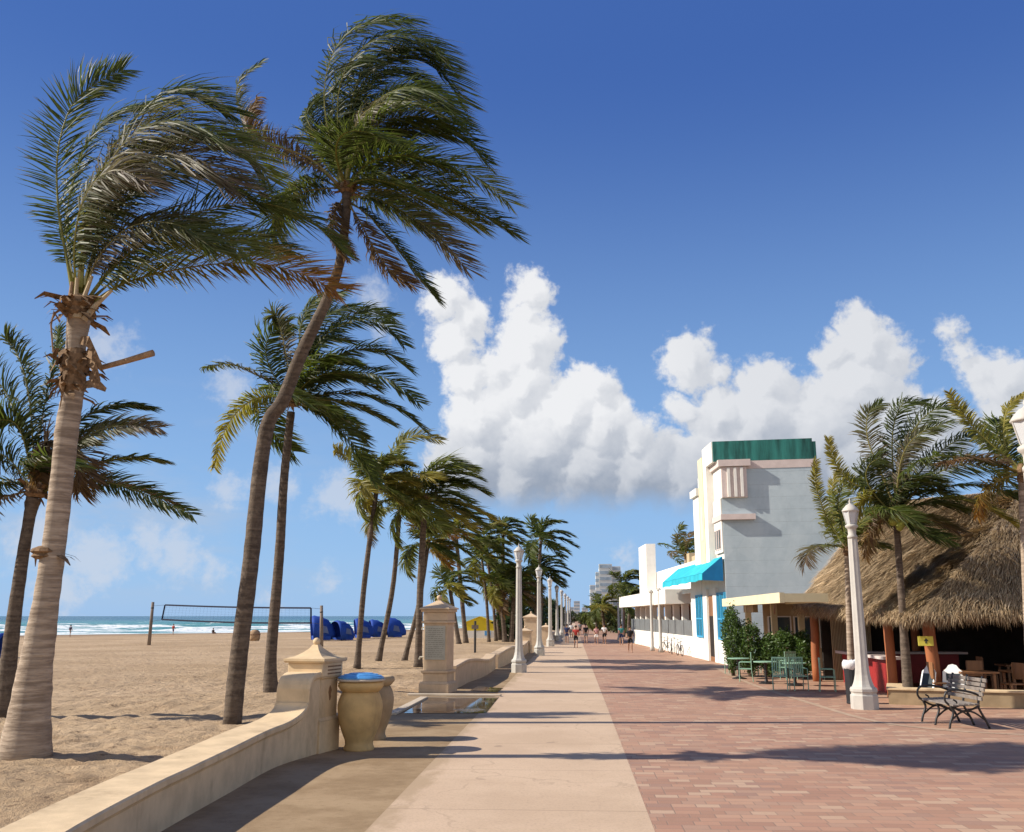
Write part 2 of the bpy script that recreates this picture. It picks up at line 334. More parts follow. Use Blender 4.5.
# ------------------------------------------------------------------ sun and sky
SUN_EL=R(35); SUN_A=R(-4)
sd=V((-math.cos(SUN_EL)*math.cos(SUN_A), math.cos(SUN_EL)*math.sin(SUN_A), math.sin(SUN_EL)))
L=bpy.data.lights.new('sun','SUN'); L.energy=5.0; L.angle=R(.53); L.color=(1,.92,.80)
lo=bpy.data.objects.new('sun',L); COL.objects.link(lo); lo.rotation_euler=sd.to_track_quat('Z','Y').to_euler(); lo.location=(-60,10,60)
def azel(px,py):
    d=ray(px,py).normalized(); return math.degrees(math.atan2(d.x,d.y)), math.degrees(math.asin(d.z))
def make_world():
    w=bpy.data.worlds.new('World'); S.world=w; w.use_nodes=True
    t=NT(w.node_tree); bg=w.node_tree.nodes['Background']
    sky=t.n('ShaderNodeTexSky'); sky.sky_type='NISHITA'; sky.sun_disc=False
    sky.sun_elevation=SUN_EL; sky.sun_rotation=math.atan2(sd.x,sd.y); sky.altitude=0; sky.air_density=1.0; sky.dust_density=.25; sky.ozone_density=4.0
    hs=t.n('ShaderNodeHueSaturation',ins={'Saturation':SKY_SAT,'Value':SKY_VAL}); t.put(hs.inputs['Color'],sky.outputs[0])
    BLUE=True
    tc=t.n('ShaderNodeTexCoord').outputs['Generated']
    sp=t.n('ShaderNodeSeparateXYZ'); t.put(sp.inputs[0],tc)
    az=t.math('MULTIPLY',t.math('ARCTAN2',sp.outputs[0],sp.outputs[1]),57.2958)
    el=t.math('MULTIPLY',t.math('ARCSINE',sp.outputs[2]),57.2958)
    cb=t.n('ShaderNodeCombineXYZ'); t.put(cb.inputs[0],az); t.put(cb.inputs[1],el)
    p=cb.outputs[0]
    # billow warp at three sizes
    def warp(vec,scale,amp,detail):
        nz=t.n('ShaderNodeTexNoise',ins={'Scale':scale,'Detail':detail,'Roughness':.55}); t.put(nz.inputs['Vector'],vec)
        sb=t.n('ShaderNodeVectorMath',operation='SUBTRACT'); t.put(sb.inputs[0],nz.outputs['Color']); sb.inputs[1].default_value=(.5,.5,.5)
        ml=t.n('ShaderNodeVectorMath',operation='MULTIPLY'); t.put(ml.inputs[0],sb.outputs[0]); ml.inputs[1].default_value=(amp,amp,0)
        ad=t.n('ShaderNodeVectorMath',operation='ADD'); t.put(ad.inputs[0],vec); t.put(ad.inputs[1],ml.outputs[0]); return ad.outputs[0]
    q=warp(warp(p,.30,2.2,2),1.1,1.5,7)
    lobes=[(447,302,24),(467,318,22),(454,343,24),(467,377,24),(530,290,20),(526,316,19),(528,346,33),(521,387,34),(498,367,24),(592,391,27),(568,420,38),(602,430,38),(632,440,30),
     (484,420,38),(535,447,50),(470,465,42),(585,470,44),(640,470,44),(520,480,36),(690,478,40),
     (689,358,27),(715,370,17),(681,408,15),(715,416,32),(767,393,31),(764,423,42),(865,322,18),(865,348,33),(835,355,21),(891,358,23),(857,393,38),(827,430,46),(884,416,32),(720,455,40),(790,455,40),(860,465,46),(930,440,34),
     (951,331,12),(962,357,13),(1003,386,28),(980,374,19),(1010,420,30)]
    small=[(112,342,17),(100,355,14),(232,388,16),(228,491,15),(274,480,17),(345,495,24),(330,500,16),(60,590,20),(215,572,12),(330,578,9),(370,300,16),(385,330,14),(622,553,7),(626,565,6),(150,545,18),(180,560,20),(95,560,24),(40,540,26),(270,600,10)]
    def field(vec, ls, sm):
        cur=None
        for (x,y,r) in ls:
            a,e=azel(x,y); rr=r/14.2
            ds=t.n('ShaderNodeVectorMath',operation='DISTANCE'); t.put(ds.inputs[0],vec); ds.inputs[1].default_value=(a,e,0)
            v=t.math('MULTIPLY_ADD',ds.outputs['Value'],-1.0,rr)          # degrees inside the lobe
            cur=v if cur is None else t.math('SMOOTH_MAX',cur,v,sm)
        return cur
    h=field(q,lobes,.16)
    of=t.n('ShaderNodeVectorMath',operation='ADD'); t.put(of.inputs[0],q); of.inputs[1].default_value=(-.5,.55,0)
    h2=field(of.outputs[0],lobes,.16)
    fine=t.noise(p,1.6,7,.62); fine2=t.noise(p,.55,4,.55)
    hd=t.math('ADD',h,t.math('MULTIPLY',t.math('SUBTRACT',fine,.5),1.5))
    alpha=t.ramp(hd,-.28,.58)
    # flat, thinning bases
    eb=t.math('ADD',el,t.math('MULTIPLY',t.math('SUBTRACT',fine2,.5),1.6))
    e0=azel(560,512)[1]; alpha=t.math('MULTIPLY',alpha,t.ramp(eb,e0-.5,e0+1.6))
    rel=t.ramp(eb,e0+.6,e0+7.0)                        # grey below, white on top
    dif=t.ramp(t.math('SUBTRACT',h,h2),-.6,.6)
    lit=t.math('ADD',t.math('MULTIPLY',dif,.55),t.math('MULTIPLY',t.math('SUBTRACT',fine,.5),.35))
    lit=t.math('ADD',lit,t.math('MULTIPLY',t.math('SUBTRACT',fine2,.5),.5))
    sh=t.math('ADD',t.math('MULTIPLY',rel,.68),t.math('MULTIPLY',lit,.72),clamp=True)
    right=t.ramp(az,azel(600,400)[0],azel(760,400)[0])
    sh=t.math('MULTIPLY',sh,t.math('MULTIPLY_ADD',right,-.22,1.0))
    ccol=t.mix(sh,[c*CLOUD for c in (.33,.38,.47)],[c*CLOUD for c in (.88,.885,.90)])
    hs2=field(q,small,.25)
    a2=t.math('MULTIPLY',t.ramp(t.math('ADD',hs2,t.math('MULTIPLY',t.math('SUBTRACT',fine,.5),2.4)),-.5,1.1),.62)
    # thin veil and low haze band over the sea
    veil=t.math('MULTIPLY',t.ramp(t.noise(t.scale(p,(.10,.30,1)),1.0,6,.6),.45,.75),t.math('MULTIPLY',t.ramp(el,16,5),t.ramp(el,.0,2.5)))
    veil=t.math('MULTIPLY',veil,t.ramp(az,azel(400,500)[0],azel(120,500)[0],.12,.62))
    skyc=t.mix(t.ramp(el,26,2,.82,.92),hs.outputs[0],t.mix(t.ramp(el,0,33),[x*CLOUD for x in (.29,.50,.82)],[x*CLOUD for x in (.046,.112,.395)]))
    c=t.mix(veil,skyc,[x*CLOUD for x in (.50,.56,.66)])
    c=t.mix(a2,c,[x*CLOUD for x in (.66,.70,.78)])
    c=t.mix(t.math('MULTIPLY',alpha,.97),c,ccol)
    # unseen bright cloud added behind the viewer as neutral fill for shaded faces
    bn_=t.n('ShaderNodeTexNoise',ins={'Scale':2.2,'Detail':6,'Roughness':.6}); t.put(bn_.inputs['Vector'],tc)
    rear_fill=t.math('MULTIPLY',t.math('MULTIPLY',t.ramp(sp.outputs[1],-.05,-.4),t.ramp(el,62,35)),t.ramp(bn_.outputs[0],.40,.58))
    c=t.mix(t.math('MULTIPLY',rear_fill,.95),c,[x*CLOUD for x in (.95,.93,.90)])
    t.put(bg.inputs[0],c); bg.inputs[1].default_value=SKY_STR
SKY_STR=.15; SKY_SAT=1.15; SKY_VAL=1.0; CLOUD=4.85
make_world()
S.view_settings.view_transform='Standard'; S.view_settings.look='None'; S.view_settings.gamma=1; S.view_settings.use_curve_mapping=False
S.view_settings.exposure=.46
S.render.engine='CYCLES'; S.cycles.max_bounces=6; S.cycles.diffuse_bounces=3; S.cycles.glossy_bounces=3; S.cycles.transmission_bounces=4; S.cycles.transparent_max_bounces=6
S.cycles.use_denoising=True; S.cycles.caustics_reflective=False; S.cycles.caustics_refractive=False
# ------------------------------------------------------------------ ground, sea, paving
SEA_Z=-.8
pA=G(0,635.5,SEA_Z); pB=G(330,631.5,SEA_Z)
SH=[(-400,-190),(40,-150),(pA.y,pA.x),(pB.y,pB.x),(pB.y+60,pB.x+6),(420,pB.x+9),(900,pB.x+10),(9000,pB.x+10)]
def shore(y):
    for (a,xa),(b_,xb) in zip(SH,SH[1:]):
        if y<=b_: return lerp(xa,xb,max(0,(y-a)/(b_-a)))
    return SH[-1][1]
def frange(a,b,s):
    n=max(1,int(round((b-a)/s))); return [a+(b-a)*i/n for i in range(n)]
def sandz(x,y):
    d=x-shore(y); z=0
    if d<110: z=SEA_Z*(1-d/110) if d>0 else max(-4,SEA_Z+d*.06)
    if x<-4.8 and d>0 and 3<y<140:
        k=min(1,(-4.8-x)/.8)*min(1,d/120)*min(1,max(.15,(75-y)/40))
        if x>-17 and y<45:
            f=mnoise.voronoi((x*1.9,y*1.9,0))[0][0]; f2=mnoise.voronoi((x*3.7+9,y*3.7,3))[0][0]
            z-=k*(.10*max(0,1-f/.38)+.06*max(0,1-f2/.36))
        z+=k*(.05*mnoise.noise((x*.5,y*.5,1))+.06*mnoise.noise((x*1.7,y*1.7,4))+.035*mnoise.noise((x*4.3,y*4.3,9)))
        z+=k*.10*(mnoise.noise((x*.11,y*.13,2))+.2)
    if x>-4.8: z=-.012
    return z
xs=[-420,-320,-260]+frange(-210,-60,7)+frange(-60,-16,.55)+frange(-16,-4.8,.10)+[-4.8]+[-4.4,-2,6,20,60,150,420]
ys=[-60,-20,0]+frange(4,22,.11)+frange(22,70,.5)+frange(70,240,4)+[240,260,300,360,450,600,900,1500,3000,6000]
mb=MB(); nx=len(xs)
for y in ys:
    for x in xs: mb.vert((x,y,sandz(x,y)))
for j in range(len(ys)-1):
    for i in range(nx-1): mb.f.append([j*nx+i,j*nx+i+1,(j+1)*nx+i+1,(j+1)*nx+i])
tag(mb.build('sand',MT['sand'],smooth=True),'light brown trampled beach sand reaching to the sea','sand',kind='structure')
# sea: a sheet with rows of breakers near the shore; local x along the shore, local y out to sea
td=(pB-pA); td.z=0; td.normalize(); nd=V((-td.y,td.x,0))
us=frange(-420,-40,20)+frange(-40,160,2.2)+frange(160,900,25)+[900,2500,8000,20000]
us=[-20000,-5000,-1500]+us
ws=[-120,-30,-8]+frange(0,170,1.6)+frange(170,420,8)+[420,520,700,1000,1600,3000,8000,30000]
mb=MB(); nu=len(us)
def seaz(u,w):
    if w<2 or w>420: return 0.0
    k=min(1,w/25)*(1 if w<260 else (420-w)/160)
    ph=w/21+1.3*mnoise.noise((u*.018,w*.012,3))
    a=(.5+.5*math.sin(ph*2*math.pi))**3*(.55+.6*mnoise.noise((u*.03,w*.03,7)))
    return k*(max(0,a)*1.0+.10*mnoise.noise((u*.2,w*.3,1)))
for w in ws:
    for u in us: mb.vert((u,w,seaz(u,w)))
for j in range(len(ws)-1):
    for i in range(nu-1): mb.f.append([j*nu+i,j*nu+i+1,(j+1)*nu+i+1,(j+1)*nu+i])
o=mb.build('sea',MT['sea'],smooth=True,loc=(pA.x,pA.y,SEA_Z)); o.rotation_euler=(0,0,math.atan2(td.y,td.x))
tag(o,'teal green sea with white breakers rolling to the beach','sea',kind='structure')
XC=G(655,832).x; XL=G(365,832).x           # edges of the pale concrete lane
def sheet(name,mat,poly,z,label,cat):
    mb=MB(); mb.f.append([mb.vert((p[0],p[1],z)) for p in poly])
    return tag(mb.build(name,mat),label,cat,kind='structure')
YF=1500
sheet('sandy_path',MT['path'],[(-4.78,-20),(XL,-20),(XL,YF),(-4.78,YF)],0.0,'brown sand dusted paving between the low wall and the concrete lane','path')
sheet('concrete_lane',MT['concrete'],[(XL,-20),(XC,-20),(XC,YF),(XL,YF)],.006,'pale pinkish concrete lane of the promenade','pavement')
sheet('paver_promenade',MT['pavers'],[(XC,-20),(30,-20),(30,400),(12,YF),(XC,YF)],.004,'red clay brick pavers of the promenade','pavement')
XB=G(832,710).x
bp=crom([G(716,668),G(732,676),G(759,687),G(809,703),G(868,720),G(930,729),G(1000,734),G(1060,736)],40)
mb=MB()
for a,b_ in zip(bp,bp[1:]):
    d=(b_-a).normalized(); nn=V((-d.y,d.x,0))*.09; up=V((0,0,.010)); mb.face(a-nn+up,b_-nn+up,b_+nn+up,a+nn+up)
tag(mb.build('border_strip',MT['strip']),'narrow pale border strip set in the pavers','paving strip',kind='structure')
# wet foot-wash pad by the tall monument
PD=[G(404,713.5),G(486,713.5),G(499,697.5),G(428,697)]
sheet('puddle',MT['puddle'],[(p.x,p.y) for p in PD],.012,'shallow puddle mirroring the monument on the paving','puddle')
q=[G(470,690.5),G(497,692.5),G(503,688.5),G(478,686.5)]
sheet('puddle',MT['puddle'],[(p.x,p.y) for p in q],.011,'small wet patch beside the curved low wall','puddle')
def strip(mb,a,b,w,z1):
    a=V((a.x,a.y,0)); b=V((b.x,b.y,0)); d=(b-a).normalized(); n=V((-d.y,d.x,0))*w/2
    mb.prism([a-n,b-n,b+n,a+n],0.0,z1)
mb=MB(); strip(mb,G(408,695.5),G(501,696.5),.24,.06); tag(mb.build('kerb',MT['curb'],bevel=.01),'pale low kerb between puddle and monument base','kerb',kind='structure')
mb=MB(); strip(mb,G(424,698.5),G(392,715),.22,.055); tag(mb.build('kerb',MT['curb'],bevel=.01),'pale low kerb along the left edge of puddle','kerb',kind='structure')
# ------------------------------------------------------------------ palms
WIND=V((1,.10,-.42))
GD=(.043,.058,.018); GM=(.080,.104,.025); GL=(.15,.165,.04); YL=(.30,.25,.055); BR=(.19,.115,.055); GB=(.145,.105,.075); OR=(.26,.12,.03)
TINT={'d':(GD,GM),'g':(GM,GM),'l':(GM,GL),'y':(GL,YL),'b':(GB,BR),'m':(GM,GB),'o':(GL,OR),'s':(GB,GM)}
def frond(mb, P, rng, n=46, L=.85, w=.042, mode='m', wf=.6, tint='g', r0=.032, pet=.14, fwd=.42, ragged=.15):
    m=22; pts=crom(P,m); c0,c1=TINT[tint]
    T=[(pts[min(i+1,m-1)]-pts[max(i-1,0)]).normalized() for i in range(m)]
    stalk=[tuple(lerp(a,b,.5)*1.7 for a,b in zip(lerp3(c0,c1,i/(m-1)),(.26,.22,.07))) for i in range(m)]
    # rachis, flattened four-sided tube
    rings=[]
    horiz=V((P[-1][0]-P[0][0],P[-1][1]-P[0][1],0)); 
    if horiz.length<.3: horiz=V((1,0,0))
    horiz.normalize()
    if mode=='f': base=None
    S_=[];N_=[]
    prev=None
    for i in range(m):
        if mode=='f': s=T[i].cross(V((0,1,0)))
        elif mode=='e': s=V((0,1,0))-T[i]*T[i].y
        elif mode=='m': s=(T[i].cross(V((0,1,0))).normalized()+V((0,.9,0))); s=s-T[i]*s.dot(T[i])
        else: s=horiz.cross(V((0,0,1))); s=s-T[i]*s.dot(T[i])
        if s.length<1e-3: s=prev or V((1,0,0))
        s=s.normalized()
        if prev is not None and s.dot(prev)<0: s=-s
        prev=s; S_.append(s); nn=T[i].cross(s); N_.append(nn if nn.z>-.05 else -nn)
    for i in range(m):
        rr=r0*(1-.85*i/(m-1)); rr*=1.0+1.2*max(0,1-i/3)
        mb.col=stalk[i]
        rings.append([mb.vert(pts[i]+S_[i]*rr),mb.vert(pts[i]+N_[i]*rr*.7),mb.vert(pts[i]-S_[i]*rr),mb.vert(pts[i]-N_[i]*rr*.7)])
    for a,b in zip(rings,rings[1:]):
        for i in range(4): mb.f.append([a[i],a[(i+1)%4],b[(i+1)%4],b[i]])
    mb.f.append(rings[0][::-1]); mb.f.append(rings[-1])
    clump=[rng.uniform(.75,1.3) for _ in range(12)]
    for k in range(n):
        for sg in (1,-1):
            t=pet+(1-pet)*min(.999,(k+rng.random()*.9)/n); x=t*(m-1); i=min(int(x),m-2); u=x-i
            if rng.random()<ragged*.3: continue
            p=pts[i].lerp(pts[i+1],u); Tt=T[i].lerp(T[i+1],u).normalized(); s=S_[i]*sg; nn=N_[i]
            q=(t-pet)/(1-pet)
            ln=L*(.35+.65*min(1,q*4))*(1-.42*max(0,q-.65)/.35)*rng.uniform(.82,1.1)
            wfl=min(.95,wf*rng.uniform(.65,1.3)*clump[min(11,int(q*12))]); d0=(s*(.95-.25*q)+Tt*(fwd+.45*q)+nn*.16+V((rng.gauss(0,.12),rng.gauss(0,.12),rng.gauss(0,.12)))).normalized()
            dirs=[(d0*(1-wfl*b)+WIND*wfl*b*rng.uniform(.85,1.15)+V((0,0,-.10*b))).normalized() for b in (.25,.65,1.0)]
            wd=(nn.cross(d0)+nn*rng.uniform(-1.0,1.0)); wd=(wd-d0*wd.dot(d0)).normalized()
            cc=lerp3(c0,c1,min(1,max(0,q+rng.uniform(-.25,.25)))); br=rng.uniform(.7,1.3); cc=tuple(c*br for c in cc)
            tipc=lerp3(cc,(.33,.26,.17),.75) if rng.random()<ragged*2.6 else cc
            seg=ln/3; a=p; row=[]
            for j,(ww,dd) in enumerate(zip((.55,1,.75),dirs)):
                h=wd*(w*.5*ww); row.append((mb.vert(a-h,cc),mb.vert(a+h,cc))); a=a+dd*seg
            tip=mb.vert(a,tipc)
            for r1,r2 in zip(row,row[1:]): mb.f.append([r1[0],r1[1],r2[1],r2[0]])
            mb.f.append([row[-1][0],row[-1][1],tip])
    mb.col=None
def lerp3(a,b,t): return tuple(x+(y-x)*t for x,y in zip(a,b))
def wild_frond(rng, az, e, Ln, kw, kg):      # control points of a wind-blown frond from the crown centre
    d=V((math.cos(e)*math.cos(az),math.cos(e)*math.sin(az),math.sin(e))); p=V((0,0,0)); out=[p.copy()]
    st=Ln/7
    for i in range(7):
        p=p+d*st; out.append(p.copy())
        d=(d+WIND*kw*(.35+i*.16)+V((0,0,-1))*kg*(.2+i*.18)).normalized()
    return out
def trunk_mesh(pts, rads, dist, n=14, seed=0, ring=.16):
    rng=random.Random(seed); mb=MB(pts[0])
    tot=sum((V(b)-V(a)).length for a,b in zip(pts,pts[1:])); m=max(10,int(tot/ring)) if dist<40 else 14
    P=crom(pts,m); Rr=[]
    for i in range(m):
        t=i/(m-1)*(len(rads)-1); k=min(int(t),len(rads)-2); r=lerp(rads[k],rads[k+1],t-k)
        Rr.append(r*(1+(.022 if i%2 else -.018)*rng.uniform(.2,1.4)))
    rings=[]
    N=V((1,0,0))
    for i in range(m):
        T=(P[min(i+1,m-1)]-P[max(i-1,0)]).normalized(); N=(N-T*N.dot(T)).normalized(); B=T.cross(N)
        rings.append([P[i]+(N*math.cos(6.2832*j/n)+B*math.sin(6.2832*j/n))*Rr[i]*(1+.05*mnoise.noise((j*.9,i*.35,seed))) for j in range(n)])
    mb.loft(rings); return mb
def fibre_mesh(c, r, rng, off, scraps=14, hgt=.5):
    mb=MB(off)
    prof=[(r*.9,-hgt*.6),(r*1.25,-hgt*.35),(r*1.1,-hgt*.1),(r*1.35,hgt*.1),(r*1.2,hgt*.4),(r*.7,hgt*.65)]
    mb.lathe(prof,12,at=c)
    for i in range(scraps):
        a=rng.uniform(0,6.28); z=rng.uniform(-hgt*.6,hgt*.5); p=V(c)+V((math.cos(a)*r*1.1,math.sin(a)*r*1.1,z))
        d=V((math.cos(a)+.3,math.sin(a),rng.uniform(-.9,.5))).normalized(); s=V((-math.sin(a),math.cos(a),rng.uniform(-.4,.4)))*rng.uniform(.08,.38)*r
        l=rng.uniform(.5,1.5)*r
        q=p+d*l; q2=q+(d+V((.3,0,-.8))).normalized()*l*.6
        mb.face(p-s,p+s,q+s*.8,q-s*.8); mb.face(q-s*.8,q+s*.8,q2+s*.2,q2-s*.2)
    return mb
def palm(label, trunk, crown=None, fronds=(), wild=10, seed=0, group=None, L=.85, Ln=3.4, n=46, w=.042, bark='bark', tints='dglm', sub=False, extra=None, kw=.30, kg=.12, nuts=0, zmin=-.25):
    """trunk: list of (px,py,width px) from the root up, all at the root's distance."""
    rng=random.Random(seed)
    b=G(trunk[0][0],trunk[0][1]); Y=b.y; pp=[D(x,y,Y) for x,y,_ in trunk]; pp[0]=V((b.x,b.y,-.08))
    mpp=Y/F*1.02; rads=[wd*.5*mpp for *_,wd in trunk]
    root=thing('palm_tree',label,'palm tree',(b.x,b.y,0),group=group); off=V((b.x,b.y,0))
    tm=trunk_mesh([p-off for p in pp],rads,Y,seed=seed); tm_o=MB(); tm_o.v=[v+(pp[0]-off) for v in tm.v]; tm_o.f=tm.f; tm_o.c=tm.c
    tm_o.build('trunk',MT[bark],root,smooth=True)
    C=pp[-1]-off
    if crown: C=D(crown[0],crown[1],Y)-off
    cm=fibre_mesh(C,rads[-1]*1.15,rng,(0,0,0),scraps=40 if Y<30 else 6, hgt=max(.24,rads[-1]*1.7))
    crn=cm.build('crown',MT['fibre'],root,smooth=False) if sub else None
    allm=MB()
    def emit(P,**k):
        if sub:
            fm=MB(); frond(fm,P,rng,**k); fm.build('frond',MT['leaf'],crn)
        else: frond(allm,P,rng,**k)
    for spec in fronds:
        pts,dy,mode,wf,tn=spec[:5]; l=spec[5] if len(spec)>5 else L
        P=[D(x,y,Y+dy*(i/(len(pts)-1)))-off for i,(x,y) in enumerate(pts)]
        emit(P,n=n,L=l,w=w,mode=mode,wf=wf,tint=tn)
    for i in range(wild):
        az=i*2.4+rng.uniform(-.4,.4); e=lerp(R(78),zmin,(i+.5)/max(1,wild))+rng.uniform(-.15,.15)
        P=[C+p for p in wild_frond(rng,az,e,Ln*rng.uniform(.8,1.1),kw*rng.uniform(.7,1.3),kg*rng.uniform(.6,1.4))]
        emit(P,n=n,L=L*rng.uniform(.85,1.1),w=w,mode='h',wf=rng.uniform(.3,.6),tint=rng.choice(tints))
    if not sub:
        crn=allm.build('crown',MT['leaf'],root); 
        cm.build('crown_fibre',MT['fibre'],root)
    for i in range(nuts):
        a=rng.uniform(3.6,5.8); nb=MB(); nb.lathe([(.02,-.14),(.09,-.09),(.115,0),(.085,.1),(.02,.14)],10,at=C+V((math.cos(a)*.26,math.sin(a)*.26,rng.uniform(-.45,-.25))))
        nb.build('coconut',MT['coconut'],root,smooth=True)
    return root,C,off,Y,rng
# --- the near palm on the left: a pale ringed trunk with torn leaf sheaths
A_tr=[(25,757,50),(31,700,36),(39,646,29),(49,581,23.5),(59,505,22),(67,430,23),(73,391,21),(76,343,20),(79,318,24)]
A_fr=[
 ([(76,305),(66,255),(58,205),(58,150),(72,105),(96,84),(124,70)],.3,'f',.2,'g',.80),
 ([(78,300),(82,250),(95,195),(118,150),(148,126),(185,122),(222,138)],-.7,'m',.80,'s',1.75),
 ([(80,300),(86,250),(104,200),(130,168),(165,152),(200,160),(228,185)],-1.0,'m',.85,'m',1.55),
 ([(78,300),(84,240),(104,165),(140,112),(172,92),(205,98),(228,112)],.8,'m',.6,'d',1.25),
 ([(82,302),(100,235),(130,175),(175,140),(215,140),(245,152),(268,178)],1.2,'m',.6,'l',1.25),
 ([(80,304),(92,256),(112,212),(146,182),(190,172),(232,182),(262,205)],.4,'m',.7,'d',1.3),
 ([(80,302),(82,262),(92,212),(112,172),(140,148),(178,140)],1.4,'m',.5,'l',1.25),
 ([(84,306),(106,274),(140,246),(178,232),(216,236),(250,256)],-.9,'m',.5,'l',1.2),
 ([(84,304),(112,270),(150,238),(200,212),(250,202),(300,214),(338,244)],.5,'h',.30,'g',1.2),
 ([(86,308),(120,285),(165,272),(215,264),(262,264),(302,274),(336,290)],-.4,'m',.26,'o',1.0),
 ([(84,306),(115,280),(155,260),(200,246),(250,240),(290,250)],1.6,'h',.36,'g',1.15),
 ([(78,300),(74,255),(80,210),(96,180),(120,170),(150,185)],-1.6,'m',.8,'m',1.0),
 ([(78,302),(70,262),(66,225),(74,175),(92,135),(120,112),(150,108)],.9,'m',.5,'d',.9),
 ([(82,302),(96,262),(122,232),(152,222),(186,228),(214,250)],-1.3,'m',.7,'s',1.0)]
rootA,CA,offA,YA,rngA=palm('nearest palm, thick pale ringed trunk with a broken stalk sticking out to the right',A_tr,(80,308),A_fr,wild=0,seed=3,sub=True,n=185,w=.029)
def px(x,y,dy=0): return D(x,y,YA+dy)-offA
mb=MB(); mb.tube([px(100,368),px(126,361,-.1),px(153,353,-.2)],[.05,.055,.065],8); mb.build('leaf_stalk',MT['stalk'],rootA)
mb=MB(); mb.tube([px(60,322),px(54,312,-.1),px(51,325,-.15),px(53,352,-.2)],[.02,.02,.018,.015],6); mb.build('leaf_stalk',MT['stalk'],rootA)
mb=fibre_mesh(px(74,372),.19,random.Random(5),(0,0,0),60,.75); mb.build('leaf_sheath',MT['fibre'],rootA)
for (x,y,x2,y2) in ((86,352,102,368),(88,360,100,382),(84,385,106,390),(62,360,50,372),(62,372,54,398),(80,340,95,352),(66,385,60,408),(90,375,98,388),(58,352,48,364)):
    mb=MB(); a=px(x,y,-.1); b_=px(x2,y2,-.25); c_=px((x+x2)/2,(y+y2)/2-5,-.32); s=V((.02,0,.07)); mb.face(a-s,a+s,c_+s*1.3,c_-s*1.3); mb.face(c_-s*1.3,c_+s*1.3,b_+s*.5,b_-s*.5); mb.build('leaf_sheath',MT['fibre'],rootA)
mb=fibre_mesh(px(47,553),.20,random.Random(8),(0,0,0),7,.18); mb.build('leaf_sheath',MT['fibre'],rootA)
for st in ([(72,318),(70,300),(72,282)],[(80,318),(84,298),(92,276)],[(84,320),(96,305),(112,290)],[(76,318),(76,296),(77,278)]):
    mb=MB(); mb.tube([px(x,y,-.18) for x,y in st],[.06,.045,.03],8); mb.build('leaf_stalk',MT['stalk'] if st[0][0]<75 else MT['canopy_u'],rootA)
# --- tall leaning palm in the middle of the picture
B_tr=[(232,723,18),(239,655,17),(251,560,16),(259,480,15),(268,424,14.5),(283,400,14),(302,352,13),(325,304,11),(340,262,10),(346,215,9.5),(347,192,11)]
B_fr=[
 ([(344,190),(330,140),(324,95),(332,55),(352,30),(380,20),(410,22)],.2,'m',.75,'d',1.25),
 ([(344,190),(338,135),(340,85),(360,50),(390,35),(425,42),(448,62)],-.5,'m',.75,'d',1.3),
 ([(345,190),(350,130),(362,85),(388,60),(420,58),(445,76),(462,102)],.6,'m',.7,'d',1.3),
 ([(345,190),(352,140),(372,105),(402,88),(432,92),(452,112)],-1.0,'m',.7,'g',1.25),
 ([(346,192),(350,150),(358,120),(380,104),(410,102),(440,112)],-1.2,'m',.75,'s',.9),
 ([(346,192),(362,160),(392,136),(425,126),(460,134),(486,162)],.5,'h',.38,'g',1.1),
 ([(347,194),(368,164),(400,155),(440,160),(478,178),(508,202)],-.8,'m',.4,'l',1.1),
 ([(347,196),(372,180),(410,184),(450,198),(485,215),(512,232)],.4,'h',.5,'d',1.05),
 ([(347,198),(375,198),(410,216),(440,238),(466,268)],-.6,'m',.5,'m',1.05),
 ([(346,200),(368,215),(392,242),(415,272),(436,298)],.3,'h',.55,'d',.75),
 ([(346,200),(360,222),(375,250),(392,272),(412,285)],-.5,'m',.5,'b',.7),
 ([(342,188),(318,168),(286,150),(254,132),(240,108),(238,82),(262,62)],.2,'m',.45,'s',.55),
 ([(341,188),(312,160),(282,148),(256,140),(246,120),(256,100)],-.6,'m',.7,'b',.7),
 ([(342,190),(318,178),(296,186),(282,206),(276,228)],.3,'h',.7,'l',.75),
 ([(343,186),(326,150),(312,130),(306,112),(318,96)],.8,'m',.7,'d',.85),
 ([(345,198),(335,212),(334,236),(348,258)],-.5,'m',.6,'b',.6),
 ([(345,190),(345,150),(352,110),(372,80),(400,72),(430,90)],1.2,'m',.7,'d',1.3),
 ([(345,190),(336,150),(332,110),(340,75),(362,58)],1.0,'m',.7,'g',1.25),
 ([(345,190),(348,130),(358,80),(384,52),(414,48),(440,66)],.2,'m',.65,'d',1.3),
 ([(345,190),(356,135),(378,100),(408,92),(438,102),(462,124)],.9,'m',.6,'d',1.25)]
palm('tall slender palm leaning to the right, its crown highest of all',B_tr,(347,188),B_fr,L=1.1,wild=11,seed=11,sub=True,n=150,w=.033,kw=.55,bark='bark_dark',tints='dgl')
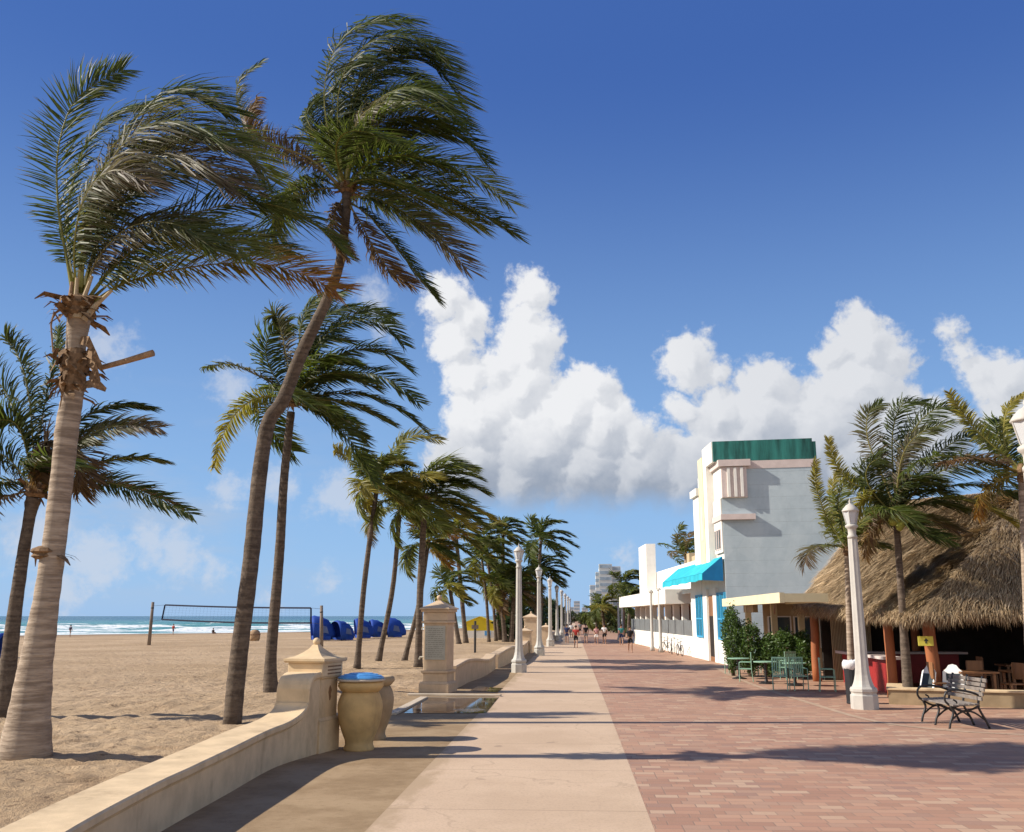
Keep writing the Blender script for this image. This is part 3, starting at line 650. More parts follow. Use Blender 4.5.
# --- the palm behind it
C_tr=[(271,693,16),(271,656,11),(279,560,9.5),(284,480,8.5),(291,412,8)]
C_fr=[
 ([(293,400),(288,365),(282,335),(276,315),(272,318)],.2,'m',.6,'s',.75),
 ([(293,400),(300,360),(312,330),(332,312),(356,306)],.6,'m',.7,'d',.9),
 ([(293,400),(306,362),(326,335),(356,320),(385,325),(404,345)],-.4,'m',.6,'d',.9),
 ([(294,401),(316,372),(346,352),(380,350),(408,368)],.5,'h',.38,'g',1.1),
 ([(294,402),(320,385),(356,372),(390,380),(418,402)],-.6,'m',.5,'d',.9),
 ([(294,403),(322,395),(360,394),(396,408),(424,430)],.3,'h',.5,'d',.9),
 ([(294,404),(318,410),(342,430),(362,458),(376,484)],-.2,'m',.55,'d',.8),
 ([(291,400),(276,386),(254,374),(228,364),(203,368)],.1,'h',.55,'s',.55),
 ([(290,402),(268,396),(246,404),(226,428),(214,468)],-.2,'m',.45,'y',.6),
 ([(293,400),(298,355),(302,322),(316,300),(344,292)],-.8,'m',.7,'g',.9),
 ([(294,400),(312,350),(336,325),(366,310),(392,316)],1.0,'m',.6,'d',.9)]
palm('slim palm right behind the tall leaning one, long drooping fronds on both sides',C_tr,(293,402),C_fr,L=1.05,wild=12,seed=21,sub=True,n=110,w=.048,kw=.45,bark='bark_dark',tints='dgd')
# --- the palm at the left edge
D_tr=[(4,716,19),(10,650,15),(20,575,12),(29,520,11),(34,498,15)]
D_fr=[
 ([(35,490),(25,440),(10,400),(-8,375),(-30,362)],.3,'m',.35,'d',.9),
 ([(35,490),(40,430),(50,380),(56,350),(58,330)],.5,'m',.45,'d',.8),
 ([(35,490),(32,430),(28,390),(18,355),(6,338)],-.4,'m',.4,'d',.8),
 ([(36,490),(60,440),(88,415),(120,405),(152,408)],.6,'h',.5,'d',.7),
 ([(36,490),(62,455),(95,432),(128,425),(160,428)],-.3,'m',.5,'m',.75),
 ([(37,492),(75,472),(110,460),(140,458),(166,462)],.4,'h',.45,'l',.6),
 ([(37,494),(75,482),(115,484),(155,498),(192,515)],-.4,'m',.45,'d',.7),
 ([(34,492),(10,460),(-15,450),(-40,460)],.2,'m',.4,'d',.9),
 ([(34,494),(12,482),(-8,490),(-22,510)],-.3,'h',.5,'d',.8),
 ([(36,490),(44,455),(48,440),(42,462),(40,480)],-.7,'m',.5,'b',.8),
 ([(36,490),(62,462),(78,450),(84,470),(80,492)],-.6,'m',.5,'b',.9),
 ([(35,490),(20,430),(0,420),(-20,430)],-.8,'m',.5,'d',.9)]
palm('palm at the left edge with dead brown fronds hanging round its crown',D_tr,(36,490),D_fr,wild=5,seed=31,sub=True,n=115,w=.044,bark='bark_dark',tints='dgb')
# --- the row of palms marching away on the left
def far_palm(label,x0,y0,x1,y1,sc=1.0,seed=0,tints='dgdm',w0=7,bend=0,n=None,wild=14,cat_group='palms along the beach in the distance',extra=()):
    Y=G(x0,y0).y
    w0*=.82; tr=[(x0,y0,w0*1.5),(lerp(x0,x1,.12)+bend*.3,lerp(y0,y1,.12),w0*1.05),(lerp(x0,x1,.5)+bend,lerp(y0,y1,.5),w0),(x1,y1,w0*.85)]
    return palm(label,tr,(x1,y1-2),extra,wild=wild,seed=seed,group=cat_group,L=1.1*sc,Ln=2.75*sc,n=n or (80 if Y<60 else 44),w=.062 if Y<60 else .11,bark='bark_dark',tints=tints,kw=.44,kg=.16,zmin=-.55)
ROWG='palms in the leaning row behind the urns'
far_palm('thin palm rising behind the blue lidded urn, yellowing crown',357,668,377,487,.9,41,'yylly',6.5,-2,cat_group=ROWG,extra=[([(377,486),(360,470),(345,455),(335,450)],.2,'m',.5,'y',.8),([(378,486),(395,450),(415,435),(440,440)],.2,'m',.5,'y',.9)])
far_palm('thin palm with brownish orange dead fronds, second in the row past the urns',378,662,400,510,.9,42,'oymylb',6,4,cat_group=ROWG)
far_palm('palm leaning right behind the monument, third in the row past the urns',404,661,428,545,.9,43,'yglo',5.5,3,cat_group=ROWG)
far_palm('dark trunked palm with the biggest dark crown, just left of the monument',418,667,425,500,1.15,44,'dgyll',8,-1,wild=19,cat_group=ROWG)
far_palm('pale leafed low palm straight above the monument cap',459,644,450,590,1.0,45,'llgy',5,0)
far_palm('palm right of the monument with a mid height brownish crown',466,643,456,535,1.2,46,'ylgyo',5,0,wild=14)
far_palm('palm with dark crown whose trunk crosses the yellow hut',489,642,482,560,1.15,47,'ylly',3.4,1,wild=13)
far_palm('palm by the right side of the yellow hut, its crown blown flat',496,641,484,540,1.1,48,'ylll',3.4,2,wild=12)
far_palm('small bright crowned palm standing alone left of the first lamp on the beach side',503,640,503,535,1.0,49,'lgld',4.5,0)
far_palm('short palm just behind the first beach side lamp',505,642,500,588,1.1,50,'glly',5.5,0)
far_palm('short palm against the dark shrubs, just left of the first beach side lamp',511,642,514,592,1.1,51,'gmbl',5.5,0)
far_palm('tall palm behind the second beach side lamp, round windswept crown',535,642,541,541,1.15,52,'glgd',4,-1)
far_palm('lower twin of the palm behind the second beach side lamp',539,641,541,574,1.05,53,'dgl',4.5,1)
far_palm('palm beyond the low wall pillars, wide dark crown',522,640,520,585,1.1,54,'dgl',4.5,0)
far_palm('dark palm between the yellow hut and the first beach side lamp',499,640,497,578,1.1,55,'lgl',5,0)
# palms on the town side in the distance
TOWN='palms on the town side in the distance'
far_palm('round crowned palm rising right of the glass high rise',623,637,624,586,1.0,61,'dgl',4,0,cat_group=TOWN)
far_palm('yellowish palm left of the high rise foot',605,635,602,608,.9,62,'lyg',3.5,0,cat_group=TOWN)
far_palm('palm beside the low white building end',628,638,630,600,.9,63,'gld',3.5,0,cat_group=TOWN)
far_palm('yellow green palm at the far end of the promenade',597,633,596,615,1.0,64,'lyg',3,0,cat_group=TOWN)
# palm behind the white hotel (its foot is hidden by the low building)
def set_palm(label,x,Y,h,xc,yc,seed,tints,wild=14,Ln=3.0,fronds=(),n=40,w=.05,sub=False,nuts=0,wd=.26,bark='bark',kw=.26,kg=.1,lean=()):
    c=D(xc,yc,Y); rng=random.Random(seed)
    root=thing('palm_tree',label,'palm tree',(x,Y,0)); off=V((x,Y,0)); C=c-off
    pts=[V((0,0,-.05))]+[D(a,b_,Y)-off for a,b_ in lean]+[C]
    tm=trunk_mesh(pts,[wd*.75,wd*.5,wd*.45,wd*.42],Y,seed=seed); tm.v=[v+pts[0] for v in tm.v]; tm.build('trunk',MT[bark],root,smooth=True)
    cm=fibre_mesh(C,wd*.5,rng,(0,0,0),12,.4); crn=cm.build('crown',MT['fibre'],root) if sub else None; am=MB()
    def emit(P,**k):
        if sub: fm=MB(); frond(fm,P,rng,**k); fm.build('frond',MT['leaf'],crn)
        else: frond(am,P,rng,**k)
    for pts_,dy,mode,wf,tn,l in fronds:
        P=[D(a,b_,Y+dy*(i/(len(pts_)-1)))-off for i,(a,b_) in enumerate(pts_)]; emit(P,n=n,L=l,w=w,mode=mode,wf=wf,tint=tn)
    for i in range(wild):
        az=i*2.4+rng.uniform(-.4,.4); e=lerp(R(80),.0,(i+.5)/wild)
        P=[C+p for p in wild_frond(rng,az,e,Ln*rng.uniform(.8,1.1),kw,kg)]
        emit(P,n=n,L=.8,w=w,mode='h',wf=rng.uniform(.4,.7),tint=rng.choice(tints))
    if not sub: am.build('crown',MT['leaf'],root); cm.build('crown_fibre',MT['fibre'],root)
    for i in range(nuts):
        a=rng.uniform(3.4,6.0); nb=MB(); nb.lathe([(.02,-.14),(.09,-.09),(.115,0),(.085,.1),(.02,.14)],10,at=C+V((math.cos(a)*.28,math.sin(a)*.28,rng.uniform(-.35,-.1))))
        nb.build('coconut',MT['coconut'],root,smooth=True)
    return root
q=D(684,600,70); set_palm('palm behind the low white building, brown tinged crown beside the hotel',q.x,70,5,686,556,71,'mbgl',16,2.6,n=26,w=.09)
# palms in front of the thatched hut
YR=27.3
RX=D(908,690,YR).x
R_fr=[
 ([(897,512),(880,470),(868,440),(868,415),(882,403)],.2,'m',.3,'s',.6),
 ([(897,512),(893,470),(893,430),(903,404),(925,402)],.5,'m',.55,'d',.75),
 ([(897,512),(902,465),(915,428),(938,408),(958,412)],-.3,'m',.5,'d',.75),
 ([(897,512),(898,480),(905,450),(922,432),(950,422)],-.9,'m',.6,'s',.6),
 ([(898,513),(918,475),(942,450),(968,436),(985,440)],.6,'m',.4,'d',.7),
 ([(898,513),(925,482),(958,465),(992,468),(1015,485)],-.5,'m',.5,'l',.85),
 ([(898,514),(930,492),(965,485),(1000,490),(1020,500)],.5,'h',.5,'g',.8),
 ([(899,515),(930,500),(965,500),(995,512),(1015,525)],-.4,'h',.5,'y',.65),
 ([(896,512),(870,492),(848,480),(834,460),(828,438)],.2,'f',.35,'y',.32),
 ([(896,512),(876,498),(862,500),(855,518)],-.3,'m',.5,'y',.5),
 ([(897,514),(905,520),(925,532),(950,540)],-.5,'m',.5,'d',.7),
 ([(896,513),(880,520),(870,535),(866,555)],-.3,'m',.5,'b',.6)]
set_palm('windswept palm with green coconuts between the white lamp post and the yellow sign',RX,YR,5,896,516,81,'dlgm',9,2.3,R_fr,n=115,w=.034,sub=True,nuts=6,lean=((903,620),(899,560)),wd=.20,kw=.42,bark='bark_dark')
YL_=29.0; q=D(852,690,YL_)
L_fr=[
 ([(846,545),(830,525),(820,500),(815,480),(816,460)],.2,'f',.3,'y',.3),
 ([(847,545),(842,520),(838,500),(846,482),(862,478)],.3,'m',.5,'l',.6),
 ([(846,545),(838,515),(832,490),(838,470)],.6,'m',.4,'y',.34),
 ([(848,545),(862,520),(880,508),(902,512)],-.4,'m',.5,'l',.6)]
set_palm('yellowish palm standing half hidden behind the white lamp post',q.x,YL_,4,847,548,82,'ylgm',5,1.6,L_fr,n=90,w=.036,sub=True,lean=((850,640),),wd=.2)
YQ=24.5; q=D(1034,700,YQ)
Q_fr=[
 ([(1018,470),(1000,452),(978,432),(962,412),(949,392)],.2,'f',.3,'y',.36),
 ([(1018,470),(1006,450),(1004,425),(1010,405),(1026,392)],.3,'m',.5,'y',.3),
 ([(1018,472),(995,462),(970,458),(945,462)],-.3,'h',.5,'b',.7),
 ([(1018,474),(1000,480),(985,495),(978,515)],-.3,'m',.5,'o',.6),
 ([(1020,470),(1040,440),(1070,430),(1100,445)],.3,'m',.5,'d',.9),
 ([(1020,470),(1045,460),(1080,462),(1110,480)],-.3,'m',.5,'d',.9),
 ([(1020,472),(1045,480),(1070,500),(1090,525)],-.3,'m',.5,'g',.9)]
set_palm('palm at the right edge with yellow and dry brown fronds over the thatch',q.x,YQ,5,1022,474,83,'dgm',6,2.8,Q_fr,n=105,w=.036,sub=True,lean=((1029,640),),wd=.22)
# ------------------------------------------------------------------ low cream walls, pillar, urns, monument
def wall_sweep(path, hfun, th=.27, over=.045, capd=.10):
    """path: (x,y) list; hfun: arc length -> height."""
    mb=MB(path[0]+(0,)); n=len(path); s=0; rings=[]
    for i,p in enumerate(path):
        p=V((p[0],p[1],0)); a=V((*path[max(0,i-1)],0)); b=V((*path[min(n-1,i+1)],0)); d=(b-a).normalized(); nn=V((d.y,-d.x,0))
        if i: s+=(p-V((*path[i-1],0))).length
        h=hfun(s)
        rings.append([p+nn*q+V((0,0,z)) for q,z in ((th,-.05),(th,h-capd-.03),(th+over*.5,h-capd),(th+over,h-capd+.02),(th+over,h-.02),(th+over-.02,h),(-th-over+.02,h),(-th-over,h-.02),(-th-over,h-capd+.02),(-th-over*.5,h-capd),(-th,h-capd-.03),(-th,-.05))])
    mb.loft(rings); return mb
cl=G(319,754); PX,PY=cl.x,cl.y                         # front right foot of the pillar
pil_a=R(-14); pw,pdp=.66,.72
# pillar centre from its front right corner
M=Matrix.Rotation(pil_a,3,'Z'); pc=V((PX,PY,0))-M@V((pw/2,-pdp/2,0))
hy=pc.y-.36; hx=pc.x-.05
wp=[]
ctrl=[(hx-.02,hy+.02),(-4.90,15.3),(-4.84,13),(-4.80,11.6),(-4.74,10.4),(-4.50,8.2),(-4.1,6.2),(-3.4,4.2)]
cc=crom([(x,y,0) for x,y in ctrl],240)
tot=[0]
for a,b in zip(cc,cc[1:]): tot.append(tot[-1]+(b-a).length)
def hfun(s):
    if s<.46: return 1.03+.32*math.sqrt(max(0,1-(s/.465)**3.6))
    if s<.50: return .87
    if s<1.55: return .62+.25*(1-math.sqrt(max(0,1-((1.55-s)/1.05)**2)))
    return .62-.015*min(4,(s-1.55))
def at_s(s):
    for i in range(len(tot)-1):
        if tot[i+1]>=s: return cc[i].lerp(cc[i+1],(s-tot[i])/(tot[i+1]-tot[i]))
    return cc[-1]
stops=sorted(set([0,.1,.2,.26,.30,.34,.38,.41,.44,.458,.4599,.4601,.499,.5001]+[.5+1.05*(i/14)**1.6 for i in range(1,15)]+[1.55+.35*i for i in range(1,int((tot[-1]-1.6)/.35))]))
path=[(at_s(s).x,at_s(s).y) for s in stops]
rt=thing('low_wall','cream stucco low wall with scrolled end, nearest to the viewer beside the sand','wall',(path[0][0],path[0][1],0))
def hseq(s):
    return hfun(s)
w=wall_sweep(path,hseq,.27,.04); w.build('wall_body',MT['cream'],rt)
# pillar
rt=thing('wall_pillar','cream square pillar with pyramid cap and ball at the end of the scrolled wall','pillar',(pc.x,pc.y,0),pil_a)
def sqr(mb,w,d,z0,z1,w2=None,d2=None):
    w2=w if w2 is None else w2; d2=d if d2 is None else d2
    mb.loft([[V((-w/2,-d/2,z0)),V((w/2,-d/2,z0)),V((w/2,d/2,z0)),V((-w/2,d/2,z0))],[V((-w2/2,-d2/2,z1)),V((w2/2,-d2/2,z1)),V((w2/2,d2/2,z1)),V((-w2/2,d2/2,z1))]])
mb=MB(); sqr(mb,pw,pdp,-.05,.52); sqr(mb,pw,pdp,.522,.58,pw-.08,pdp-.08); mb.build('plinth',MT['cream'],rt,bevel=.012)
mb=MB(); sqr(mb,pw-.09,pdp-.09,.57,1.26); mb.build('shaft',MT['cream'],rt,bevel=.012)
mb=MB(); sqr(mb,pw-.05,pdp-.05,1.22,1.265,pw+.02,pdp+.02); sqr(mb,pw+.02,pdp+.02,1.267,1.50); mb.build('frieze',MT['cream'],rt,bevel=.012)
mb=MB(); sqr(mb,pw+.10,pdp+.10,1.50,1.53,pw+.14,pdp+.14); sqr(mb,pw+.14,pdp+.14,1.532,1.57)
prof=[(pw+.12,1.571),(pw*.82,1.605),(pw*.52,1.665),(pw*.28,1.735),(.10,1.80)]
mb.loft([[V((sx*q/2,sy*q/2*1.05,z)) for sx,sy in ((-1,-1),(1,-1),(1,1),(-1,1))] for q,z in prof]); mb.build('cap',MT['cream'],rt)
mb=MB(); mb.lathe([(.03,1.785),(.04,1.80),(.06,1.825),(.067,1.86),(.055,1.895),(.025,1.917),(.005,1.92)],16); mb.build('ball',MT['cream'],rt,smooth=True)
xr=(pw-.09)/2+.004
mb=MB(); pts=[(0,-.12),(.035,-.06),(.02,-.01),(.05,.05),(.02,.10),(0,.13),(-.03,.08),(-.045,.02),(-.02,-.05)]
mb.loft([[V((xr-.01,p[0]+.02,.97+p[1])) for p in pts],[V((xr+.012,p[0]+.02,.97+p[1])) for p in pts]]); mb.build('emblem',MT['brown'],rt)
for k in range(3):
    xs_=(pw+.02)/2; mb=MB(); mb.box(xs_-.01,xs_+.006,-.18,.30,1.30+.06*k,1.325+.06*k); mb.build('groove',MT['brown'],rt)
# urns
def urn(label,x,y,mat,lid):
    rt=thing('urn_bin',label,'urn',(x,y,0),random.Random(x).uniform(0,3),group=None)
    mb=MB(); mb.lathe([(.26,-.02),(.27,.03),(.245,.09),(.25,.16),(.30,.28),(.35,.42),(.385,.58),(.40,.72),(.39,.82),(.35,.93),(.32,.985)],32); mb.build('bowl',mat,rt,smooth=True)
    mb=MB(); mb.lathe([(.31,.98),(.34,1.0),(.375,1.04),(.405,1.08),(.40,1.13),(.37,1.165),(.30,1.165),(.28,1.10),(.28,.95),(.05,.9)],32); mb.build('rim',mat,rt,smooth=True)
    if lid:
        mb=MB(); mb.lathe([(.30,1.165),(.42,1.17),(.435,1.19),(.42,1.21),(.30,1.215)],32); mb.build('lid_plate',MT['curb'],rt,smooth=True)
        mb=MB(); mb.lathe([(.40,1.212),(.41,1.235),(.37,1.25),(.37,1.262),(.31,1.272),(.305,1.285),(.22,1.293),(.215,1.303),(.12,1.31),(.01,1.313)],32); mb.build('lid',MT['bluelid'],rt)
    return rt
g1=G(355,752); u1=urn('round tan concrete urn bin with blue ringed lid beside the cream pillar',g1.x,g1.y+.30,MT['urn'],True)
g2=G(372,741); urn('weathered round urn bin without a lid, just behind the blue lidded one',g2.x-.06,g2.y+.30,MT['urn_grey'],False)
# monument with plaque
g=G(436,693); rt=thing('monument','tall peach stucco monument with a grey text plaque beside the puddle','monument',(g.x,g.y+.45,0),R(-11))
MW,MD=.86,.80
mb=MB(); sqr(mb,MW+.10,MD+.10,-.05,.26); sqr(mb,MW+.10,MD+.10,.262,.33,MW,MD); mb.build('plinth',MT['monument'],rt,bevel=.015)
mb=MB(); sqr(mb,MW-.06,MD-.06,.3,.58); sqr(mb,MW+.02,MD+.02,.582,.66); mb.build('base_moulding',MT['monument'],rt,bevel=.015)
mb=MB(); sqr(mb,MW-.10,MD-.10,.65,2.15); mb.build('shaft',MT['monument'],rt,bevel=.015)
mb=MB(); sqr(mb,MW+.02,MD+.02,2.08,2.15); sqr(mb,MW-.06,MD-.06,2.152,2.42); sqr(mb,MW+.06,MD+.06,2.422,2.50); mb.build('frieze',MT['monument'],rt,bevel=.015)
mb=MB(); mb.loft([[V((sx*q/2,sy*q/2,z)) for sx,sy in ((-1,-1),(1,-1),(1,1),(-1,1))] for q,z in [(MW+.12,2.502),(MW+.12,2.54),(MW*.75,2.62),(MW*.35,2.72),(.12,2.78)]]); mb.build('cap',MT['monument'],rt)
mb=MB(); mb.lathe([(.04,2.77),(.05,2.80),(.08,2.84),(.085,2.88),(.06,2.93),(.01,2.95)],14); mb.build('ball',MT['monument'],rt,smooth=True)
yf=-(MD-.10)/2
mb=MB(); mb.box(-.33,.33,yf-.03,yf+.01,.98,2.0); pl=mb.build('plaque',MT['plaque'],rt,bevel=.006)
mb=MB(); rr=random.Random(4); z=1.93
for k in range(15):
    x=-.28
    mb.box(-.285,-.25,yf-.036,yf-.029,z-.018,z) if k%2==0 else None
    x=-.22
    while x<.27:
        l=min(rr.uniform(.04,.13),.28-x)
        if l>.02: mb.box(x,x+l,yf-.036,yf-.029,z-.016,z)
        x+=l+.025
    z-=.061
mb.build('plaque_text',MT['plaque_text'],pl)
mb=MB(); mb.tube([(-MW/2+.02,yf+.3,1.9),(-MW/2-.02,yf+.3,1.95),(-MW/2-.10,yf+.3,1.95),(-MW/2-.12,yf+.3,1.88)],.022,8); mb.tube([(-MW/2-.01,yf+.3,.5),(-MW/2-.01,yf+.3,1.9)],.018,8); mb.build('shower_pipe',MT['plaque'],rt)
mb=MB(); mb.tube([(-MW/2+.02,yf+.12,1.05),(-MW/2-.10,yf+.12,1.05),(-MW/2-.12,yf+.12,.98)],.03,8); mb.build('tap',MT['plaque'],rt)
# the curved walls beyond
def low_wall(label,pts,h0,h1,th=.2,n=26):
    c=crom([(p.x,p.y,0) for p in pts],n); L_=sum((b-a).length for a,b in zip(c,c[1:]))
    rt=thing('low_wall',label,'wall',(c[0].x,c[0].y,0))
    wall_sweep([(p.x,p.y) for p in c],lambda s: lerp(h0,h1,s/L_)+.10*math.sin(s/L_*3.1416*2),th,.035).build('wall_body',MT['monument'],rt); return c
low_wall('curved low wall running on from the back of the tall monument',[G(449,689),G(456,686),G(464,682),G(477,677.5),G(486,672.5),G(491,669)],.72,.66)
low_wall('second curved low wall, between the first beach side lamp and the yellow hut',[G(493.5,668.5),G(502,665),G(511,660.5),G(520,656),G(526,652.5)],.62,.8)
low_wall('farthest low wall piece, past the second beach side lamp',[G(546,643.5),G(550,640),G(553,637)],.7,.7)
def small_pillar(label,x,y,h,w,nm='wall_pillar'):
    p=G(x,y); rt=thing(nm,label,'pillar',(p.x,p.y+w/2,0),R(-6))
    mb=MB(); sqr(mb,w,w,-.05,h*.3); sqr(mb,w-.08,w-.08,h*.3,h*.8); mb.build('shaft',MT['monument'],rt,bevel=.012)
    mb=MB(); sqr(mb,w,w,h*.79,h*.87); sqr(mb,w+.12,w+.12,h*.872,h*.90); mb.loft([[V((sx*q/2,sy*q/2,z)) for sx,sy in ((-1,-1),(1,-1),(1,1),(-1,1))] for q,z in [(w+.10,h*.901),(w*.55,h*.95),(.08,h)]]); mb.build('cap',MT['monument'],rt)
    mb=MB(); mb.lathe([(.04,h-.02),(.08,h+.05),(.06,h+.12),(.01,h+.14)],10); mb.build('ball',MT['monument'],rt,smooth=True)
small_pillar('small capped wall pillar between the first two beach side lamps',525,653,1.55,.8)
small_pillar('taller capped monument pillar close behind the small wall pillar',531,648,2.5,1.0)
small_pillar('small capped pillar just right of the second beach side lamp',546,645,1.6,.9)
# ------------------------------------------------------------------ lamp posts
def lamp(label,x,y,h=5.25,group='white lamp posts along the promenade',rz=0,detail=True):
    rt=thing('street_lamp',label,'street lamp',(x,y,0),rz,group)
    n=8; o=math.pi/8
    mb=MB(); mb.lathe([(.34,-.02),(.34,.34),(.31,.36),(.31,.40),(.335,.43),(.335,.50),(.30,.54)],n,rot=o); mb.build('base',MT['lampwhite'],rt,bevel=.008)
    mb=MB(); mb.lathe([(.285,.53),(.25,.60),(.215,.70),(.185,.84),(.165,1.05),(.155,1.4),(.12,h-.98),(.115,h-.95)],16,rot=o,flute=.10); mb.build('shaft',MT['lampwhite'],rt)
    mb=MB(); mb.lathe([(.125,h-.96),(.13,h-.90),(.10,h-.86),(.105,h-.74),(.12,h-.70),(.16,h-.67),(.165,h-.62),(.11,h-.58)],16); mb.build('neck',MT['lampwhite'],rt,smooth=True)
    mb=MB(); mb.lathe([(.11,h-.60),(.13,h-.56),(.20,h-.28),(.205,h-.26)],6); lt=mb.build('lantern',MT['lampglass'],rt)
    mb=MB()
    for k in range(6):
        a=2*math.pi*k/6; mb.tube([(math.cos(a)*.13,math.sin(a)*.13,h-.58),(math.cos(a)*.208,math.sin(a)*.208,h-.25)],.012,4)
    mb.build('lantern_frame',MT['lampwhite'],lt)
    mb=MB(); mb.lathe([(.215,h-.262),(.225,h-.235),(.18,h-.17),(.11,h-.09),(.045,h-.055),(.02,h-.02),(.035,h+.01),(.012,h+.06),(.002,h+.12)],12); mb.build('cap',MT['lampwhite'],rt,smooth=True)
    return rt
g=G(865,709); lamp('white fluted lamp post standing by the black bin in front of the thatched hut',g.x,g.y)
RLX=g.x
lamp('white lamp post at the right edge of the photo, only its lantern showing',6.35,13.35,5.2)
g=G(519,672.5); LX,LY=g.x,g.y
names=['nearest','second','third','fourth','fifth','sixth','seventh','eighth']
for k in range(8):
    yy=LY+17.2*k; lamp(f'white lamp post on the beach side, {names[k]} of the receding line',LX+.035*17.2*k*.45,yy)
# ------------------------------------------------------------------ white hotel
A0=G(729,665); Ax,Ay=A0.x,A0.y
fdir=(V((G(633,643).x,G(633,643).y,0))-V((Ax,Ay,0))).normalized()     # along the front, away from us
sdir=V((math.cos(R(8)),-math.sin(R(8)),0))                          # along the side wall
fn=V((fdir.y,-fdir.x,0)); 
if fn.x>0: fn=-fn                                                    # front normal, towards the sea
sn=V((sdir.y,-sdir.x,0))                                             # side normal, towards us
def zat(px,py,Y): return D(px,py,Y).z
HZ=zat(760,464,Ay+1)                                                 # wall top under the green parapet
rt=thing('hotel_building','white art deco hotel with a pale blue side wall and green parapet','building',(Ax,Ay,0))
def FP(s,q,z=0): p=fdir*s+sdir*q; return V((p.x,p.y,z))               # s along the front, q along the side, local
SW=4.65; FD=6.2
def quadbox(mb,s0,s1,q0,q1,z0,z1):
    P=[FP(s0,q0),FP(s1,q0),FP(s1,q1),FP(s0,q1)]
    area=sum(P[i].x*P[(i+1)%4].y-P[(i+1)%4].x*P[i].y for i in range(4))
    if area<0: P=P[::-1]
    mb.prism(P,z0,z1)
mb=MB(); quadbox(mb,.06,FD,.06,SW,-.05,HZ); quadbox(mb,.06,FD,SW+.001,SW+1.9,-.05,HZ*.80); mb.build('wall',MT['white'],rt)
def panel(mb,q0,q1,z0,z1,out=.05):                                   # thin slab on the side wall
    quadbox(mb,.06-out,.06,q0,q1,z0,z1)
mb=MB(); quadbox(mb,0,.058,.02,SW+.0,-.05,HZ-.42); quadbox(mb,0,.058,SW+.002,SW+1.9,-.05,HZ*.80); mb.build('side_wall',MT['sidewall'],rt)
mb=MB(); quadbox(mb,-.02,.058,.02,SW+.02,HZ-.418,HZ-.02); mb.build('side_cornice',MT['pink'],rt)
mb=MB(); quadbox(mb,.02,.14,-.30,SW-.15,HZ,HZ+1.02); quadbox(mb,.03,.16,SW-.6,SW+.02,HZ-.02,HZ+.86); mb.build('parapet_panel',MT['teal'],rt)
mb=MB(); quadbox(mb,.145,FD,.2,.32,HZ,HZ+.6); mb.build('parapet_wall',MT['white'],rt)
# corner bay with fluted panel and two ledges
z1=zat(740,467,Ay); z2=zat(740,498,Ay); z3=zat(740,514.5,Ay); z4=zat(740,520,Ay); z0=zat(740,460.5,Ay)
mb=MB(); quadbox(mb,-.10,1.7,.0,1.25,z2,z1); bay=mb.build('bay',MT['white'],rt)
mb=MB(); quadbox(mb,-.17,-.102,.02,1.24,z2+.02,z1-.02); mb.build('bay_panel',MT['pink'],bay)
mb=MB()
for q in (.28,.60,.92): quadbox(mb,-.26,-.172,q,q+.13,z2+.03,z1-.08)
mb.build('bay_fin',MT['white'],bay)
mb=MB(); quadbox(mb,-.30,1.9,-.14,1.42,z1,z0); mb.build('ledge',MT['pink'],rt)
mb=MB(); quadbox(mb,-.26,1.9,-.12,1.55,z4,z3); mb.build('ledge',MT['pink'],rt)
mb=MB(); quadbox(mb,.03,1.8,-.06,.0,z3,z2); quadbox(mb,.04,1.8,-.05,.0,zat(735,552,Ay),z4); mb.build('corner_block',MT['white'],rt)
# front fins
mb=MB(); quadbox(mb,1.92,2.75,-.32,.5,5.0,HZ+1.05); quadbox(mb,.2,1.9,-.34,-.02,HZ+.0,HZ+1.04); mb.build('front_fin',MT['white'],rt)
mb=MB(); quadbox(mb,3.0,4.2,-.30,.5,4.9,zat(703,459,Ay+3.6)); quadbox(mb,2.9,3.0,-.2,.4,5.0,zat(703,465,Ay+3.6)); mb.build('front_fin',MT['canopy'],rt)
mb=MB(); quadbox(mb,4.6,FD,-.25,.5,4.8,zat(695,497,Ay+5.3)); quadbox(mb,4.5,FD+.1,-.40,.5,zat(695,497,Ay+5.3),zat(695,490,Ay+5.3)); mb.build('front_fin',MT['white'],rt)
mb=MB(); quadbox(mb,3.3,3.9,-.315,-.29,6.2,8.0); mb.build('front_niche',MT['pink'],rt)
# second floor window near the corner
for s in (.25,.75,1.25):
    mb=MB(); quadbox(mb,s,s+.36,-.085,-.052,zat(733,549,Ay),zat(733,528,Ay)); fr=mb.build('window',MT['pink'],rt)
    mb=MB(); quadbox(mb,s+.05,s+.31,-.092,-.086,zat(733,549,Ay)+.06,zat(733,528,Ay)-.06); mb.build('pane',MT['glass'],fr)
# ground floor front: door, two blue windows, white piers
GF=9.4
mb=MB(); quadbox(mb,FD,GF,.02,4,-.05,5.0); mb.build('wall',MT['white'],rt)
def bluewin(s0,s1,zb,zt):
    mb=MB()
    for a,b,c,d in ((s0,s0+.10,zb,zt),(s1-.10,s1,zb,zt),(s0+.1,s1-.1,zb,zb+.10),(s0+.1,s1-.1,zt-.10,zt),((s0+s1)/2-.04,(s0+s1)/2+.04,zb+.1,zt-.1),(s0+.1,s1-.1,lerp(zb,zt,.42),lerp(zb,zt,.42)+.08)): quadbox(mb,a,b,-.07,.055 if s0<6 else .015,c,d)
    fr=mb.build('window',MT['blueframe'],rt)
    mb=MB(); quadbox(mb,s0+.05,s1-.05,-.03,-.01,zb+.05,zt-.05); mb.build('pane',MT['blueframe'] if False else MT['tealglass'],fr)
m,t,b=newmat('blue_window_glass'); setp(t,b,Base_Color=(.03,.19,.30),Roughness=.12); b.inputs['Specular IOR Level'].default_value=.7; MT['tealglass']=m
